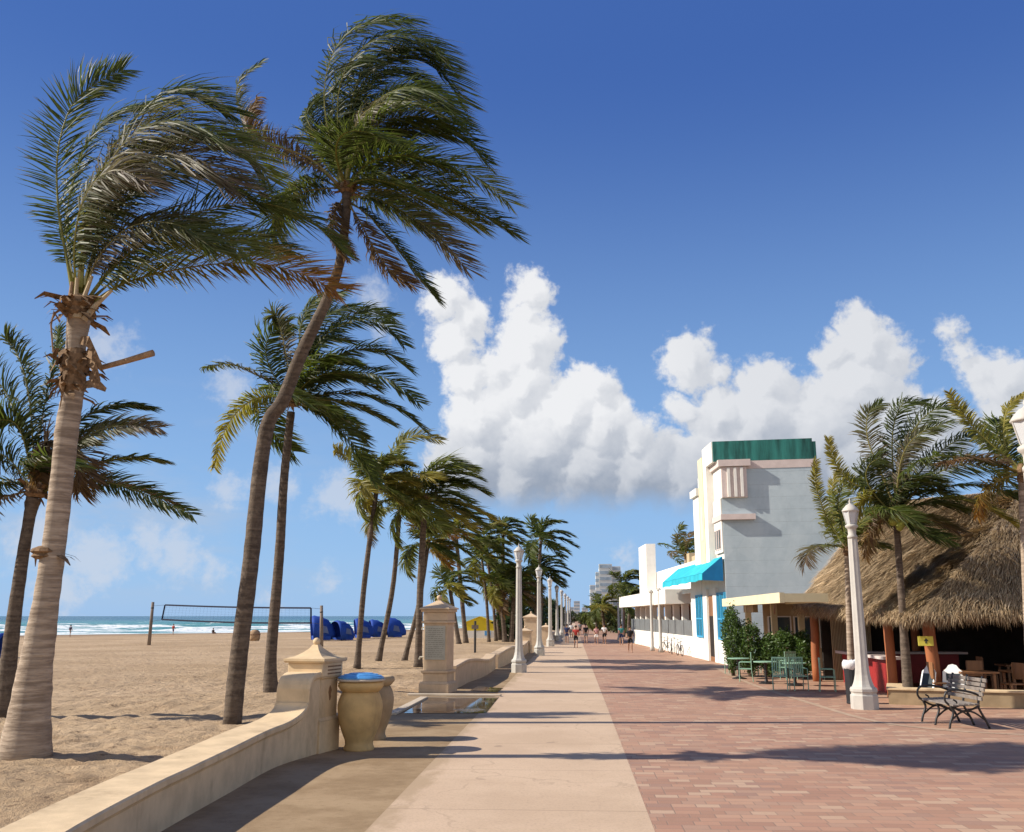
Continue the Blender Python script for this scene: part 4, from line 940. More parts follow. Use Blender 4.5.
bluewin(.2,1.9,1.15,3.45); bluewin(5.9,7.7,1.15,3.45)
mb=MB(); quadbox(mb,2.9,4.2,-.02,.055,.0,3.35); dr=mb.build('door',MT['wood'],rt)
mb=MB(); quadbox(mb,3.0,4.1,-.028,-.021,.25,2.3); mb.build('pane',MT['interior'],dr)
mb=MB(); quadbox(mb,1.95,2.75,-.09,.055,-.05,3.7); quadbox(mb,4.35,5.4,-.09,.055,-.05,3.7); mb.build('pier',MT['white'],rt)
for a_,b_,o_ in ((.1,1.94,.055),(5.45,GF,.015)):
    mb=MB(); quadbox(mb,a_,b_,-.06,o_,.0,1.1); mb.build('dado',MT['white'],rt)
# awning
zo,zt_=zat(703,577,Ay+.2)-.05,5.15
aw=thing('awning','turquoise canvas awning over the ground floor of the white hotel','awning',(Ax,Ay,0))
mb=MB(); s0,s1=.06,13.0; out=-1.05; nS=14
def wv(i): return .03*math.sin(i*2.1)
top=[FP(lerp(s0,s1,i/nS),-.07,zt_) for i in range(nS+1)]; low=[FP(lerp(s0,s1,i/nS),out,zo+.22+wv(i)*.5) for i in range(nS+1)]; val=[FP(lerp(s0,s1,i/nS),out-.01,zo-.10+wv(i)) for i in range(nS+1)]
for a,b in ((top,low),(low,val)):
    for i in range(nS): mb.face(a[i],b[i],b[i+1],a[i+1])
sol=mb.build('canvas',MT['awning'],aw); md=sol.modifiers.new('solid','SOLIDIFY'); md.thickness=.03
mb=MB()
for s in (s0,): 
    mb.face(FP(s,-.07,zt_),FP(s,-.07,zo+.1),FP(s,out,zo+.22)); mb.face(FP(s,-.07,zo+.1),FP(s,-.07,zo-.15),FP(s,out,zo-.10),FP(s,out,zo+.22))
sol=mb.build('end_flap',MT['awning_dark'],aw); md=sol.modifiers.new('solid','SOLIDIFY'); md.thickness=.025
mb=MB()
for i in range(0,nS+1,2): mb.tube([low[i]+V((.02,0,-.05)),FP(lerp(s0,s1,i/nS),-.06,zo+.1)],.025,6)
mb.build('awning_frame',MT['lampwhite'],aw)
# ------------------------------------------------------------------ low white building with tower
bs=GF+.1
lb=thing('low_building','low white building with a slab tower and columned terrace beyond the hotel','building',(Ax,Ay,0))
E=40.0
mb=MB(); quadbox(mb,bs,E,3.2,9,-.05,3.9); mb.build('wall',MT['redbrown'],lb)
mb=MB(); quadbox(mb,13.2,E,-.9,9,3.05,3.95); mb.build('roof_slab',MT['white'],lb)
mb=MB(); quadbox(mb,bs,E,.0,.22,-.05,1.15); mb.build('terrace_wall',MT['white'],lb)
for k in range(10):
    s=bs+.1+k*3.0; mb=MB(); quadbox(mb,s+.1,s+2.9,.08,.11,1.17,2.05); mb.build('terrace_screen',MT['darkscreen'],lb)
for k in range(9):
    s=10.5+k*3.4; mb=MB(); quadbox(mb,s,s+.42,.25,.65,1.0,3.04 if s>13 else 3.6); mb.build('column',MT['white'],lb)
mb=MB(); quadbox(mb,bs,13.1,.1,3.1,3.62,3.9); mb.build('roof_slab',MT['white'],lb)
mb=MB(); quadbox(mb,13,31,1.0,8,3.952,5.7); mb.build('upper_block',MT['white'],lb)
ty=Ay+27
mb=MB(); quadbox(mb,29.5,34,.2,.95,3.953,zat(645,542.5,ty+1)); mb.build('tower',MT['white'],lb)
mb=MB()
for s,w_ in ((16,1.5),(18.4,1.0)): quadbox(mb,s,s+w_,1.6,3.6,5.702,6.2 if s<17 else 6.5)
mb.build('roof_plant',MT['canopy_u'],lb)
# slim white poles before the terrace
for (x,y,yt,lab) in ((652.5,651,591,'slim white pole before the terrace, farther of the pair'),(661,652.5,589,'slim white pole before the terrace, nearer of the pair by the awning end'),(619,641,603,'slim white pole by the far trees, left of two'),(622.5,641.5,603,'slim white pole by the far trees, right of two')):
    p=G(x,y); h=zat(x,yt,p.y); rt2=thing('flag_pole',lab,'pole',(p.x,p.y,0)); mb=MB(); mb.lathe([(.16,0),(.16,.25),(.11,.32),(.085,h-.3),(.085,h-.12)],10); mb.build('shaft',MT['lampwhite'],rt2,smooth=True)
    mb=MB(); mb.lathe([(.09,h-.14),(.14,h-.10),(.15,h-.02),(.10,h+.05),(.01,h+.1)],10); mb.build('pole_cap',MT['lampwhite'],rt2,smooth=True)
# ------------------------------------------------------------------ yellow roofed pavilion
c0=G(778,700); 
FX=6.74; y0,y1=32.0,44.0
pv=thing('cafe_pavilion','flat roofed cafe pavilion with a pale yellow fascia between hotel and thatch','pavilion',(FX,y0,0))
mb=MB(); mb.box(0,.16,-.1,y1-y0,2.72,3.05); mb.box(.162,1.55,-.1,.06,2.74,3.02); mb.box(1.39,1.55,.062,5.5,2.74,3.02); mb.build('fascia',MT['canopy'],pv)
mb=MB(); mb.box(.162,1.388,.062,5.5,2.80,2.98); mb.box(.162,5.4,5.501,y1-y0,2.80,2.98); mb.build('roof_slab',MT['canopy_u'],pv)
for (x,y) in ((1.55,9.0),(2.75,9.4),(.85,11.0),(3.9,9.4)):
    mb=MB(); mb.box(x,x+.24,y,y+.24,-.05,2.79); mb.build('post',MT['canopy'],pv,bevel=.01)
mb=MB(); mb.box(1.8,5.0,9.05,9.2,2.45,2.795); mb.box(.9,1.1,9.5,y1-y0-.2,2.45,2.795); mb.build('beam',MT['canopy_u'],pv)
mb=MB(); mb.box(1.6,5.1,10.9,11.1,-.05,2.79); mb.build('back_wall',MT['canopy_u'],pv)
for k in range(3):
    mb=MB(); x=1.75+k*1.1; mb.box(x,x+1.0,10.83,10.898,.95,2.3); w_=mb.build('window',MT['whiteboard'],pv)
    mb=MB(); mb.box(x+.06,x+.94,10.818,10.829,1.0,2.25); mb.build('pane',MT['glass'],w_)
for k in range(0):
    mb=MB(); y=6.8+k*1.7; mb.box(2.23,2.298,y,y+1.5,.95,2.3); w_=mb.build('window',MT['whiteboard'],pv)
    mb=MB(); mb.box(2.215,2.229,y+.08,y+1.42,1.0,2.22); mb.build('pane',MT['glass'],w_)
mb=MB(); mb.tube([(1.0,5.6,2.78),(1.4,7.6,2.62),(1.66,8.96,2.4)],.035,6); mb.build('bracket',MT['wood'],pv)
# ------------------------------------------------------------------ thatched hut
P1=V((8.45,37.2,2.62)); P2=V((9.15,26.5,2.28)); P3=V((18.5,28.6,2.55)); P4=V((18.5,37.5,2.6)); R1=V((11.5,36.0,6.45)); R2=V((14.6,31.0,6.25))
ht=thing('thatched_hut','big thatched hut with orange log posts on the right of the promenade','hut',(P2.x,P2.y,0)); ho=V((P2.x,P2.y,0))
mb=MB(ho)
def facet(mb,a,b,c,d,thk=.18):
    n=(b-a).cross(d-a).normalized()
    if n.z<0: n=-n
    k=10; gt=[[(a.lerp(b,i/k)).lerp(d.lerp(c,i/k),j/k) for i in range(k+1)] for j in range(k+1)]
    for dz in (0,thk):
        ix=[[mb.vert(p-n*dz) for p in r] for r in gt]
        for j in range(k):
            for i in range(k): mb.f.append([ix[j][i],ix[j][i+1],ix[j+1][i+1],ix[j+1][i]])
    mb.loft([[p for p in gt[0]],[p-n*thk for p in gt[0]]],cap=False,closed=False)
facet(mb,P1,P2,R2,R1); facet(mb,P2,P3,R2+V((.02,0,0)),R2); facet(mb,P3,P4,R1,R2); facet(mb,P4,P1,R1,R1+V((0,.02,0)))
thb=MT['thatch']; mb.c=[(.22,.155,.095)]*len(mb.v); roof=mb.build('roof',thb,ht)
rt_=random.Random(77); tm=MB(ho)
def straw(a,b,c,d,n,lmax=.75):                              # a-b the eave, d-c the ridge
    nrm=(b-a).cross(d-a).normalized()
    if nrm.z<0: nrm=-nrm
    for i in range(n):
        u=rt_.random(); v=rt_.random()**.9
        lo_=a.lerp(b,u); hi=d.lerp(c,u); p=lo_.lerp(hi,v); dn=(lo_-hi).normalized()
        clump=mnoise.noise((p.x*1.1,p.y*1.1,p.z*1.6))
        dn=(dn+V((rt_.gauss(0,.20),rt_.gauss(0,.20),rt_.gauss(0,.10)))+nrm*(rt_.uniform(.0,.16)+.16*clump)).normalized()
        side=dn.cross(nrm).normalized(); w=rt_.uniform(.010,.024); l=rt_.uniform(.25,lmax*.85)
        base=(.41,.295,.17) if rt_.random()<.7 else (.52,.40,.25)
        if rt_.random()<.16: base=(.21,.14,.08)
        f=rt_.uniform(.65,1.3)*(1+.35*clump); col=tuple(q*f for q in base)
        p=p+nrm*(.03+.05*rt_.random()+.07*clump)
        bend=(V((0,0,-1))*.35 if v<.06 else V((0,0,0)))
        q=p+dn*l*.6; q2=q+(dn+bend).normalized()*l*.4
        a0=tm.vert(p-side*w*.5,col); a1=tm.vert(p+side*w*.5,col); b0=tm.vert(q-side*w*.6,col); b1=tm.vert(q+side*w*.6,col); e=tm.vert(q2,col)
        tm.f.append([a0,a1,b1,b0]); tm.f.append([b0,b1,e])
straw(P1,P2,R2,R1,40000); straw(P2,P3,R2+V((.3,0,0)),R2,24000); straw(P3,P4,R1,R2,1500); straw(P4,P1,R1,R1,1500)
for (a,b,n) in ((P1,P2,3600),(P2,P3,3200),(P3,P4,500),(P4,P1,500)):   # hanging fringe at the eaves
    for i in range(n):
        u=rt_.random(); p=a.lerp(b,u)+V((rt_.gauss(0,.10),rt_.gauss(0,.10),rt_.uniform(-.12,.12))); d=V((rt_.gauss(0,.22),rt_.gauss(0,.22),-1)).normalized()
        l=rt_.uniform(.15,.34)*(1+.4*mnoise.noise((p.x*2,p.y*2,3))); w=rt_.uniform(.014,.03); s=V((rt_.gauss(0,1),rt_.gauss(0,1),0)).normalized()
        base=(.36,.265,.165) if rt_.random()<.7 else (.24,.17,.10); f=rt_.uniform(.7,1.25); col=tuple(q*f for q in base)
        tm.f.append([tm.vert(p-s*w*.5,col),tm.vert(p+s*w*.5,col),tm.vert(p+d*l,col)])
tm.build('thatch',thb,roof)
def hpost(x,y,z1,r=.15,mat='orange'):
    mb=MB(ho); rr=random.Random(x); pts=[(x+rr.uniform(-.03,.03),y,z) for z in (-.05,.5,1.1,1.7,z1)]; mb.tube(pts,[r*1.12,r*1.02,r,r*.98,r*.95],12); mb.build('post',MT[mat],ht,smooth=True)
q=G(816,676); hpost(D(816,660,36).x,36.0,2.9,.15)
hpost(D(890,660,29.2).x,29.2,2.6,.14); hpost(D(932,660,27.9).x,27.9,2.6,.17)
for x,y in ((13.2,28.4),(16.8,28.4),(16.8,36.4),(12.5,36.4)): hpost(x,y,3.0,.15)
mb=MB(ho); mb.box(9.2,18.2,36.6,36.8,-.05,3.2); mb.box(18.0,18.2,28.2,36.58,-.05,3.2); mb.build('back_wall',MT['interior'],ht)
mb=MB(ho); mb.box(9.9,18.0,28.0,36.55,-.02,.10); mb.build('floor',MT['wood'],ht)
mb=MB(ho); mb.box(9.6,9.78,30.6,35.6,-.02,1.0); mb.box(9.8,13.0,33.9,34.1,.1,1.05); bar=mb.build('bar_front',MT['red'],ht)
mb=MB(ho); mb.box(9.42,9.97,30.4,35.8,1.0,1.09); mb.box(9.98,13.2,33.6,34.3,1.05,1.12); mb.build('bar_top',MT['pink'],bar)
mb=MB(ho)
for k in range(26): mb.tube([(9.42+k*.055,36.1,.05),(9.42+k*.055,36.1,2.3)],.024,5)
mb.build('bamboo_screen',MT['canopy_u'],ht)
# low planter wall round the hut
w0=G(889,704.5); w1=V((w0.x+6,w0.y-.0,0))
pw_=thing('low_wall','knee high tan wall along the front of the thatched hut','wall',(w0.x,w0.y,0),math.atan2(G(1024,711).y-w0.y,G(1024,711).x-w0.x)*.6)
mb=MB(); mb.box(0,9,0,.35,-.05,.37); mb.box(0,.35,.352,1.9,-.05,.37); mb.build('wall_body',MT['urn_grey'],pw_)
mb=MB(); mb.box(-.04,9.03,-.04,.40,.372,.43); mb.box(-.04,.40,.402,1.94,.372,.43); mb.build('coping',MT['cream'],pw_,bevel=.01)
# ------------------------------------------------------------------ street furniture and small things
def curve_tube(mb,P,r,n=6,m=18): mb.tube(crom(P,m),r,n)
# bench
bf=G(946,727); 
bn=thing('park_bench','weathered slat bench with black scrolled iron arms in front of the thatched hut','bench',(G(963,728).x,G(963,729).y+.7,0),R(4)); bn.scale=(1.08,1.08,1.08)
# local: x depth (front is -x), y along the length
mb=MB()
for k in range(5): mb.box(-.33+k*.105,-.24+k*.105,-.78,.78,.43+.004*k,.465+.004*k)
mb.build('seat',MT['slat'],bn,bevel=.006)
mb=MB(); 
for k in range(5):
    x=.23+.030*k; z=.53+k*.085; mb.box(x,x+.03,-.78,.78,z,z+.07)
mb.build('backrest',MT['slat'],bn,bevel=.006)
for y in (-.62,.0,.62):
    mb=MB()
    curve_tube(mb,[(-.36,y,0),(-.33,y,.12),(-.26,y,.30),(-.30,y,.42)],.024)
    curve_tube(mb,[(.42,y,0),(.36,y,.15),(.26,y,.34),(.24,y,.46),(.30,y,.70),(.37,y,.98)],.024)
    curve_tube(mb,[(-.28,y,.41),(-.1,y,.33),(.1,y,.36),(.26,y,.43)],.02); curve_tube(mb,[(-.31,y,.16),(-.1,y,.31),(.12,y,.31),(.34,y,.17)],.018)
    lg=mb.build('leg',MT['iron'],bn,smooth=True)
    if y!=0:
        mb=MB(); curve_tube(mb,[(-.30,y,.42),(-.40,y,.52),(-.38,y,.66),(-.24,y,.73),(-.02,y,.71),(.18,y,.66),(.30,y,.60)],.022); curve_tube(mb,[(-.30,y,.42),(-.20,y,.44),(-.18,y,.50),(-.24,y,.54)],.016)
        mb.build('armrest',MT['iron'],bn,smooth=True)
# black bin with a white bag
g=G(853,705); bn=thing('litter_bin','black litter bin with a white bag hanging over its rim behind the lamp post','bin',(g.x+.13,g.y+.35,0))
bn.scale=(.72,.72,1.0)
mb=MB(); mb.lathe([(.25,0),(.27,.03),(.26,.08),(.29,1.02),(.31,1.04),(.31,1.08)],20); mb.build('barrel',MT['blackbin'],bn,smooth=False)
mb=MB(); rr=random.Random(2); n=22
rings=[]
for (r,z,j) in ((.30,.93,.02),(.325,1.02,.025),(.33,1.085,.012),(.27,1.11,.02),(.15,1.125,.02),(.03,1.12,.01)):
    rings.append([V(((r+rr.gauss(0,j))*math.cos(6.2832*i/n),(r+rr.gauss(0,j))*math.sin(6.2832*i/n),z+rr.gauss(0,j))) for i in range(n)])
mb.loft(rings); mb.build('bag',MT['bag'],bn,smooth=True)
# yellow sign on the post
g=D(925,641,27.66); sg=thing('sign_board','small yellow sign with a dark arrow mark on the thick orange post','sign',(g.x,g.y-.05,g.z),R(-6))
mb=MB(); mb.box(-.20,.20,-.012,.012,-.13,.13); mb.build('panel',MT['signyellow'],sg,bevel=.004)
mb=MB(); pts=[(-.02,-.06),(.02,-.06),(.03,.0),(.075,.0),(.01,.075),(-.05,.0),(-.012,.0)]
mb.loft([[V((x,-.019,z)) for x,z in pts],[V((x,-.013,z)) for x,z in pts]]); mb.build('arrow',MT['slate'],sg)
# two menu boards
def menu(label,px_,Y,z0,tilt,rz,slate):
    p=D(px_,690,Y); o=thing('menu_board',label,'sign board',(p.x,Y,z0),rz)
    M=Matrix.Rotation(tilt,4,'X')
    out=[(-.24,0),(.24,0),(.27,.55),(.25,.85),(.15,.94),(.10,1.02),(0,1.05),(-.10,1.02),(-.15,.94),(-.25,.85),(-.27,.55)]
    mb=MB(); mb.loft([[M@V((x,.0,z)) for x,z in out],[M@V((x,.03,z)) for x,z in out]]); pn=mb.build('panel',MT['whiteboard'],o)
    mb=MB(); mb.box(slate[0],slate[1],-.010,-.002,slate[2],slate[3],M)
    if slate[4]: mb.box(.02,.16,-.010,-.002,slate[2]-.22,slate[2]-.002,M)
    mb.build('slate',MT['slate'],pn)
    M2=Matrix.Translation((0,.06,0))@Matrix.Rotation(-tilt*1.2,4,'X'); mb=MB()
    for x in (-.22,.19): mb.box(x,x+.03,.25,.28,0,.86,M2)
    if 'narrow' not in label: mb.build('rear_leg',MT['wood'],o)
menu('white shaped menu board with a dark panel behind the bench',954,26.9,.0,R(-9),R(-25),(-.17,.17,.62,.80,True))
menu('narrow white topped chalk board leaning beside the thick orange post',924,27.2,.0,R(-14),R(-68),(-.19,.19,.14,.80,False))
# wooden tables and chairs in the hut
def wtable(label,x,y):
    o=thing('wooden_table',label,'table',(x,y,.1)); mb=MB(); mb.box(-.5,.5,-.4,.4,.70,.75); mb.build('tabletop',MT['wood'],o,bevel=.008)
    for sx in (-.42,.36):
        for sy in (-.33,.27): mb=MB(); mb.box(sx,sx+.06,sy,sy+.06,0,.70); mb.build('leg',MT['wood'],o)
def wchair(label,x,y,rz):
    o=thing('wooden_chair',label,'chair',(x,y,.1),rz); mb=MB(); mb.box(-.22,.22,-.22,.22,.42,.46); mb.build('seat',MT['wood'],o,bevel=.008)
    mb=MB(); mb.box(-.22,.22,.19,.22,.55,.98); mb.build('backrest',MT['wood'],o,bevel=.008)
    for sx in (-.22,.17):
        mb=MB(); mb.box(sx,sx+.05,-.22,-.17,0,.42); mb.build('leg',MT['wood'],o)
        mb=MB(); mb.box(sx,sx+.05,.175,.188,0,.95); mb.build('leg',MT['wood'],o)
q=D(978,680,27.0); wtable('wooden table inside the hut behind the bench back',q.x,27.2); wchair('wooden chair pushed up left of the hut table, beside the white menu board',q.x-.95,27.2,R(90)); wchair('wooden chair with solid back right of the hut table',q.x+.85,26.9,R(-75))
q=D(1022,680,27.5); wtable('wooden table inside the hut at the right edge of the photo',q.x+.1,27.6); 
wtable('wooden table deep inside the hut, in the dark',13.6,31.0); wchair('wooden chair deep inside the hut beside the dark table',12.7,31.0,R(90))
wchair('wooden chair between the two hut tables, turned away',q.x-.95,28.4,R(180))
# green cafe chairs and tables
gr_=thing('cafe_chair','','chair'); 
mb=MB(); mb.box(-.23,.23,-.23,.23,.43,.455); mb.build('seat',MT['green'],gr_)
mb=MB()
for k in range(8): x=-.20+k*.0571; mb.box(x-.013,x+.013,.205,.222,.5,.97)
mb.box(-.23,.23,.2,.228,.972,1.02); mb.box(-.23,.23,.203,.226,.47,.498); mb.build('backrest',MT['green'],gr_)
for sx in (-.22,.22):
    mb=MB(); mb.tube([(sx,-.21,0),(sx,-.21,.43)],.016,6); mb.build('leg',MT['green'],gr_)
    mb=MB(); mb.tube([(sx,.26,0),(sx,.215,.43),(sx,.215,1.0)],.016,6); mb.build('leg',MT['green'],gr_)
    mb=MB(); mb.tube([(sx,-.21,.43),(sx,-.21,.66),(sx,-.16,.68),(sx,.21,.68)],.014,6); mb.build('armrest',MT['green'],gr_)
CH=[(782,691,R(168),'green slat cafe chair seen from behind, left one of the near pair'),(801,691,R(186),'green slat cafe chair seen from behind, right one of the near pair'),
 (747,682,R(80),'green cafe chair with its sunlit back to the sea, at the left table'),(830,692,R(-100),'green cafe chair alone beside the orange corner post of the hut'),
 (765,676,R(75),'green cafe chair behind the middle table, facing the bushes'),(790,680,R(15),'green cafe chair across the table from the near pair'),(733,674,R(60),'green cafe chair farthest left, next to the tall bush'),
 (759,673,R(-30),'green cafe chair against the bushes, back of the left table')]
for i,(x,y,rz,lab) in enumerate(CH):
    o=gr_ if i==0 else copy_tree(gr_)
    p=G(x,y); o.location=(p.x,p.y+.2,0); o.rotation_euler=(0,0,rz+math.pi); tag(o,lab,'chair','green chairs outside the cafe')
gt=thing('cafe_table','','table'); mb=MB(); mb.lathe([(.40,.72),(.41,.73),(.41,.75),(.40,.755)],20); mb.build('tabletop',MT['green'],gt)
mb=MB(); mb.lathe([(.27,0),(.27,.03),(.07,.08),(.05,.15),(.05,.65),(.14,.718)],14); mb.build('pedestal',MT['iron'],gt)
for i,(x,y,lab) in enumerate(((767,684,'round green cafe table with black pedestal, middle one of three'),(740,679,'round green cafe table farthest left by the tall bush'),(796,686,'round green cafe table right of the middle one, before the near pair of chairs'))):
    o=gt if i==0 else copy_tree(gt); p=G(x,y); o.location=(p.x,p.y+.1,0); tag(o,lab,'table','green cafe tables')
# bushes in front of the pavilion
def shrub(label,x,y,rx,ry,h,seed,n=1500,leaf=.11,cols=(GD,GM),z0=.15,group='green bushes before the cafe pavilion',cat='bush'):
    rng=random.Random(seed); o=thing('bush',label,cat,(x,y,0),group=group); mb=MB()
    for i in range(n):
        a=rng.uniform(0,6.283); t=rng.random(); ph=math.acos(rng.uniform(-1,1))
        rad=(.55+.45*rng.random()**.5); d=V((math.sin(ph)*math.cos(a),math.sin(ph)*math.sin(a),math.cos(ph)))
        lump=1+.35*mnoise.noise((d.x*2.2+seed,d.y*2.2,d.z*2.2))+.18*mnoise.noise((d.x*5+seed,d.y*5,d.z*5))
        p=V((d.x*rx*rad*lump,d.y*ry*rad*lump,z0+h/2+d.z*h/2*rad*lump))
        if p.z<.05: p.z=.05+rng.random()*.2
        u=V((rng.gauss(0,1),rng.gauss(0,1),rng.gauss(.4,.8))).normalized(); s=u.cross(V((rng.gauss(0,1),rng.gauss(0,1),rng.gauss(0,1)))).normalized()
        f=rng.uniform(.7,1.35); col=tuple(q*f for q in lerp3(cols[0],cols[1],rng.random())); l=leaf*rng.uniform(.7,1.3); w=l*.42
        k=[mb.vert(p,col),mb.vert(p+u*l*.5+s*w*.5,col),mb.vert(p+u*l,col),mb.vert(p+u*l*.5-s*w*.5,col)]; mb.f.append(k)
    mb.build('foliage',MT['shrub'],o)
    mb=MB()
    for i in range(6):
        a=rng.uniform(0,6.28); mb.tube([(0.06*math.cos(a),.06*math.sin(a),-.05),(rx*.3*math.cos(a),ry*.3*math.sin(a),h*.45),(rx*.55*math.cos(a),ry*.55*math.sin(a),h*.8)],[.03,.02,.008],5)
    mb.build('stem',MT['stem'],o)
YB=39.3
for (px0,wpx,top,lab,sd) in ((733,17,609,'tallest dark bush, against the blue window of the hotel',1),(750,24,626,'rounded bush behind the left green cafe table',2),(770,22,637,'low bush before the first pavilion post',3),(786,24,633,'bush behind the near pair of green chairs',4),(804,18,636,'bush beside the orange corner post of the hut',5)):
    p=D(px0,660,YB-sd*.4); h=D(px0,top,YB).z; shrub(lab,p.x,p.y,wpx/2*YB/F*.98,.6,h*.98,sd,3600,.12,cols=((.04,.075,.02),(.09,.15,.035)))
# dense sea grape behind the palms on the beach side
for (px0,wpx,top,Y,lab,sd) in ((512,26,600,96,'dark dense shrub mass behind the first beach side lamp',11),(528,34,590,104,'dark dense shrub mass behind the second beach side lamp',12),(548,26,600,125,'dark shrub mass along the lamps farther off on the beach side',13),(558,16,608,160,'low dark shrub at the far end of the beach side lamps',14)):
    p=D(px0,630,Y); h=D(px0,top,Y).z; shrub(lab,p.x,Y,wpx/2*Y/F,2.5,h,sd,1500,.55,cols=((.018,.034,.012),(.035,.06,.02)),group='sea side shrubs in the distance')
for (px0,wpx,top,Y,lab,sd) in ((593,12,614,175,'small round tree at the far end of the promenade',21),(603,16,611,150,'olive tree clump below the glass high rise',22),(617,16,609,135,'broad tree clump behind the two far poles',23),(629,10,610,120,'tree clump next to the end of the low white building',24),(583,12,613,260,'farthest tree over the end of the promenade',25),(571,14,612,320,'faint tree line above the distant walkers',26)):
    p=D(px0,630,Y); h=D(px0,top,Y).z; shrub(lab,p.x,Y,wpx/2*Y/F,2.5,h,sd,1300,.6,cols=((.03,.045,.014),(.07,.09,.028)),group='town side trees in the distance',cat='tree')
# ------------------------------------------------------------------ beach things
# volleyball net and posts
vb0=G(149,644,-.02); vb1=G(321.5,647,-.02)
for (p,xt,yt,lab) in ((vb0,153,602,'leaning weathered wooden post left of the volleyball net'),(vb1,321.5,605.5,'upright weathered wooden post right of the volleyball net')):
    o=thing('net_post',lab,'post',(p.x,p.y,-.05)); t_=D(xt,yt,p.y)-V((p.x,p.y,-.05)); mb=MB(); mb.tube([(0,0,-.1),t_*.5,t_],[.15,.135,.12],10); mb.build('shaft',MT['postwood'],o,smooth=True)
    mb=MB(); mb.lathe([(.125,t_.z-.55),(.135,t_.z-.53),(.135,t_.z-.47),(.12,t_.z-.45)],10,at=(t_.x*.88,0,0)); mb.build('hook_ring',MT['iron'],o)
nt=thing('volleyball_net','dark bordered volleyball net stretched across the sand','net',((vb0.x+vb1.x)/2,(vb0.y+vb1.y)/2,0)); no=V(nt.location)
Ya,Yb=vb0.y,vb1.y
def np_(x,y): return D(x,y,lerp(Ya,Yb,(x-149)/172.5))-no
tl,tr_,bl,br_=np_(165,605),np_(311,608),np_(162,619.5),np_(311,623)
tl_,bl_=tl,bl
mb=MB()
def band(a,b,w,sag=0):
    m=12; P=[a.lerp(b,i/(m-1))-V((0,0,sag*math.sin(3.1416*i/(m-1)))) for i in range(m)]
    for p,q in zip(P,P[1:]):
        u=V((0,0,w/2)) if abs((b-a).z)<abs((b-a).x) else V((w/2,0,0))
        y=V((0,.012,0)); mb.loft([[p-u-y,p+u-y,p+u+y,p-u+y],[q-u-y,q+u-y,q+u+y,q-u+y]])
band(tl,tr_,.13,.06); band(bl,br_,.13,.10); band(tl,bl,.13); band(tr_,br_,.13)
mb.build('border_tape',MT['netband'],nt)
mb=MB()
for i in range(40):
    u=(i+.5)/40; a=tl.lerp(tr_,u)-V((0,0,.06*math.sin(3.1416*u))); b=bl.lerp(br_,u)-V((0,0,.10*math.sin(3.1416*u))); mb.tube([a,b],.0035,3,False)
for j in range(1,6):
    a=tl.lerp(bl,j/6); b=tr_.lerp(br_,j/6); mb.tube([a,a.lerp(b,.5)-V((0,0,.08)),b],.0035,3,False)
mb.build('mesh',MT['netband'],nt)
mb=MB(); mb.tube([D(152.5,606,Ya)-no,tl],.012,4); mb.tube([D(150,622,Ya)-no,bl],.012,4); mb.tube([D(321.5,609,Yb)-no,tr_],.012,4); mb.tube([D(321.5,624,Yb)-no,br_],.012,4); mb.build('rope',MT['netband'],nt)
# beach cabanas: folding hood over a seat, built once and copied
cb=thing('beach_cabana','','cabana')
mb=MB(); n=10; m=14; hw,dp,hh=.95,1.35,1.75
rings=[]
for i in range(n+1):                       # hoops swing from upright front edge down to the back
    a=lerp(R(100),R(4),i/n); rib=[]
    for j in range(m+1):
        ph=math.pi*j/m; y=-hw*math.copysign(abs(math.cos(ph))**.75,math.cos(ph)); arch=math.sin(ph)**.55 if 0<j<m else 0
        pf=1+(.018 if i%2 else -.012)
        rib.append(V((dp*math.cos(a)*pf*(.30+.70*arch)-.1, y*(.75+.25*math.sin(a)), max(.02,hh*math.sin(a)**.8*arch*pf+.02) if a<R(95) else hh*math.sin(a)*arch*pf)))
    rings.append(rib)
mb.loft(rings,cap=False,closed=False); c_=mb.build('hood',MT['bluecanvas'],cb,smooth=True); md=c_.modifiers.new('solid','SOLIDIFY'); md.thickness=.03
mb=MB(); mb.box(-.15,.9,-.9,.9,.02,.32); mb.build('seat_base',MT['bluecanvas'],cb,bevel=.03)
for s in (-1,1):
    mb=MB(); q=[V((.22,s*(hw+.0),.62)),V((.75,s*(hw-.02),.50)),V((.62,s*(hw-.05),1.0)),V((.28,s*(hw-.05),1.12))]
    mb.loft([[p+V((0,.012*s,0)) for p in q],[p+V((0,.03*s,0)) for p in q]]); mb.build('side_window',MT['bluemid'],cb)
CB=[(315,640,25,R(20),'blue cabana just right of the right net post'),(338,640,20,R(38),'blue cabana second from the right net post'),(358,638,20,R(18),'blue cabana third from the net post, behind a palm trunk'),(373,637,18,R(20),'blue cabana fourth from the net post, half hidden'),(390,637,20,R(12),'blue cabana last of the row, nearest the monument'),(-2,658,26,R(190),'dark blue cabana cut off by the left edge of the photo')]
for i,(x,y,wp_,rz,lab) in enumerate(CB):
    o=cb if i==0 else copy_tree(cb); p=G(x,y); sc=wp_*p.y/F/1.6
    if i==1: sc*=1.0
    o.location=(p.x,p.y,-.02); o.rotation_euler=(0,0,rz); o.scale=(sc,sc,sc*.84); tag(o,lab,'cabana','blue beach cabanas')
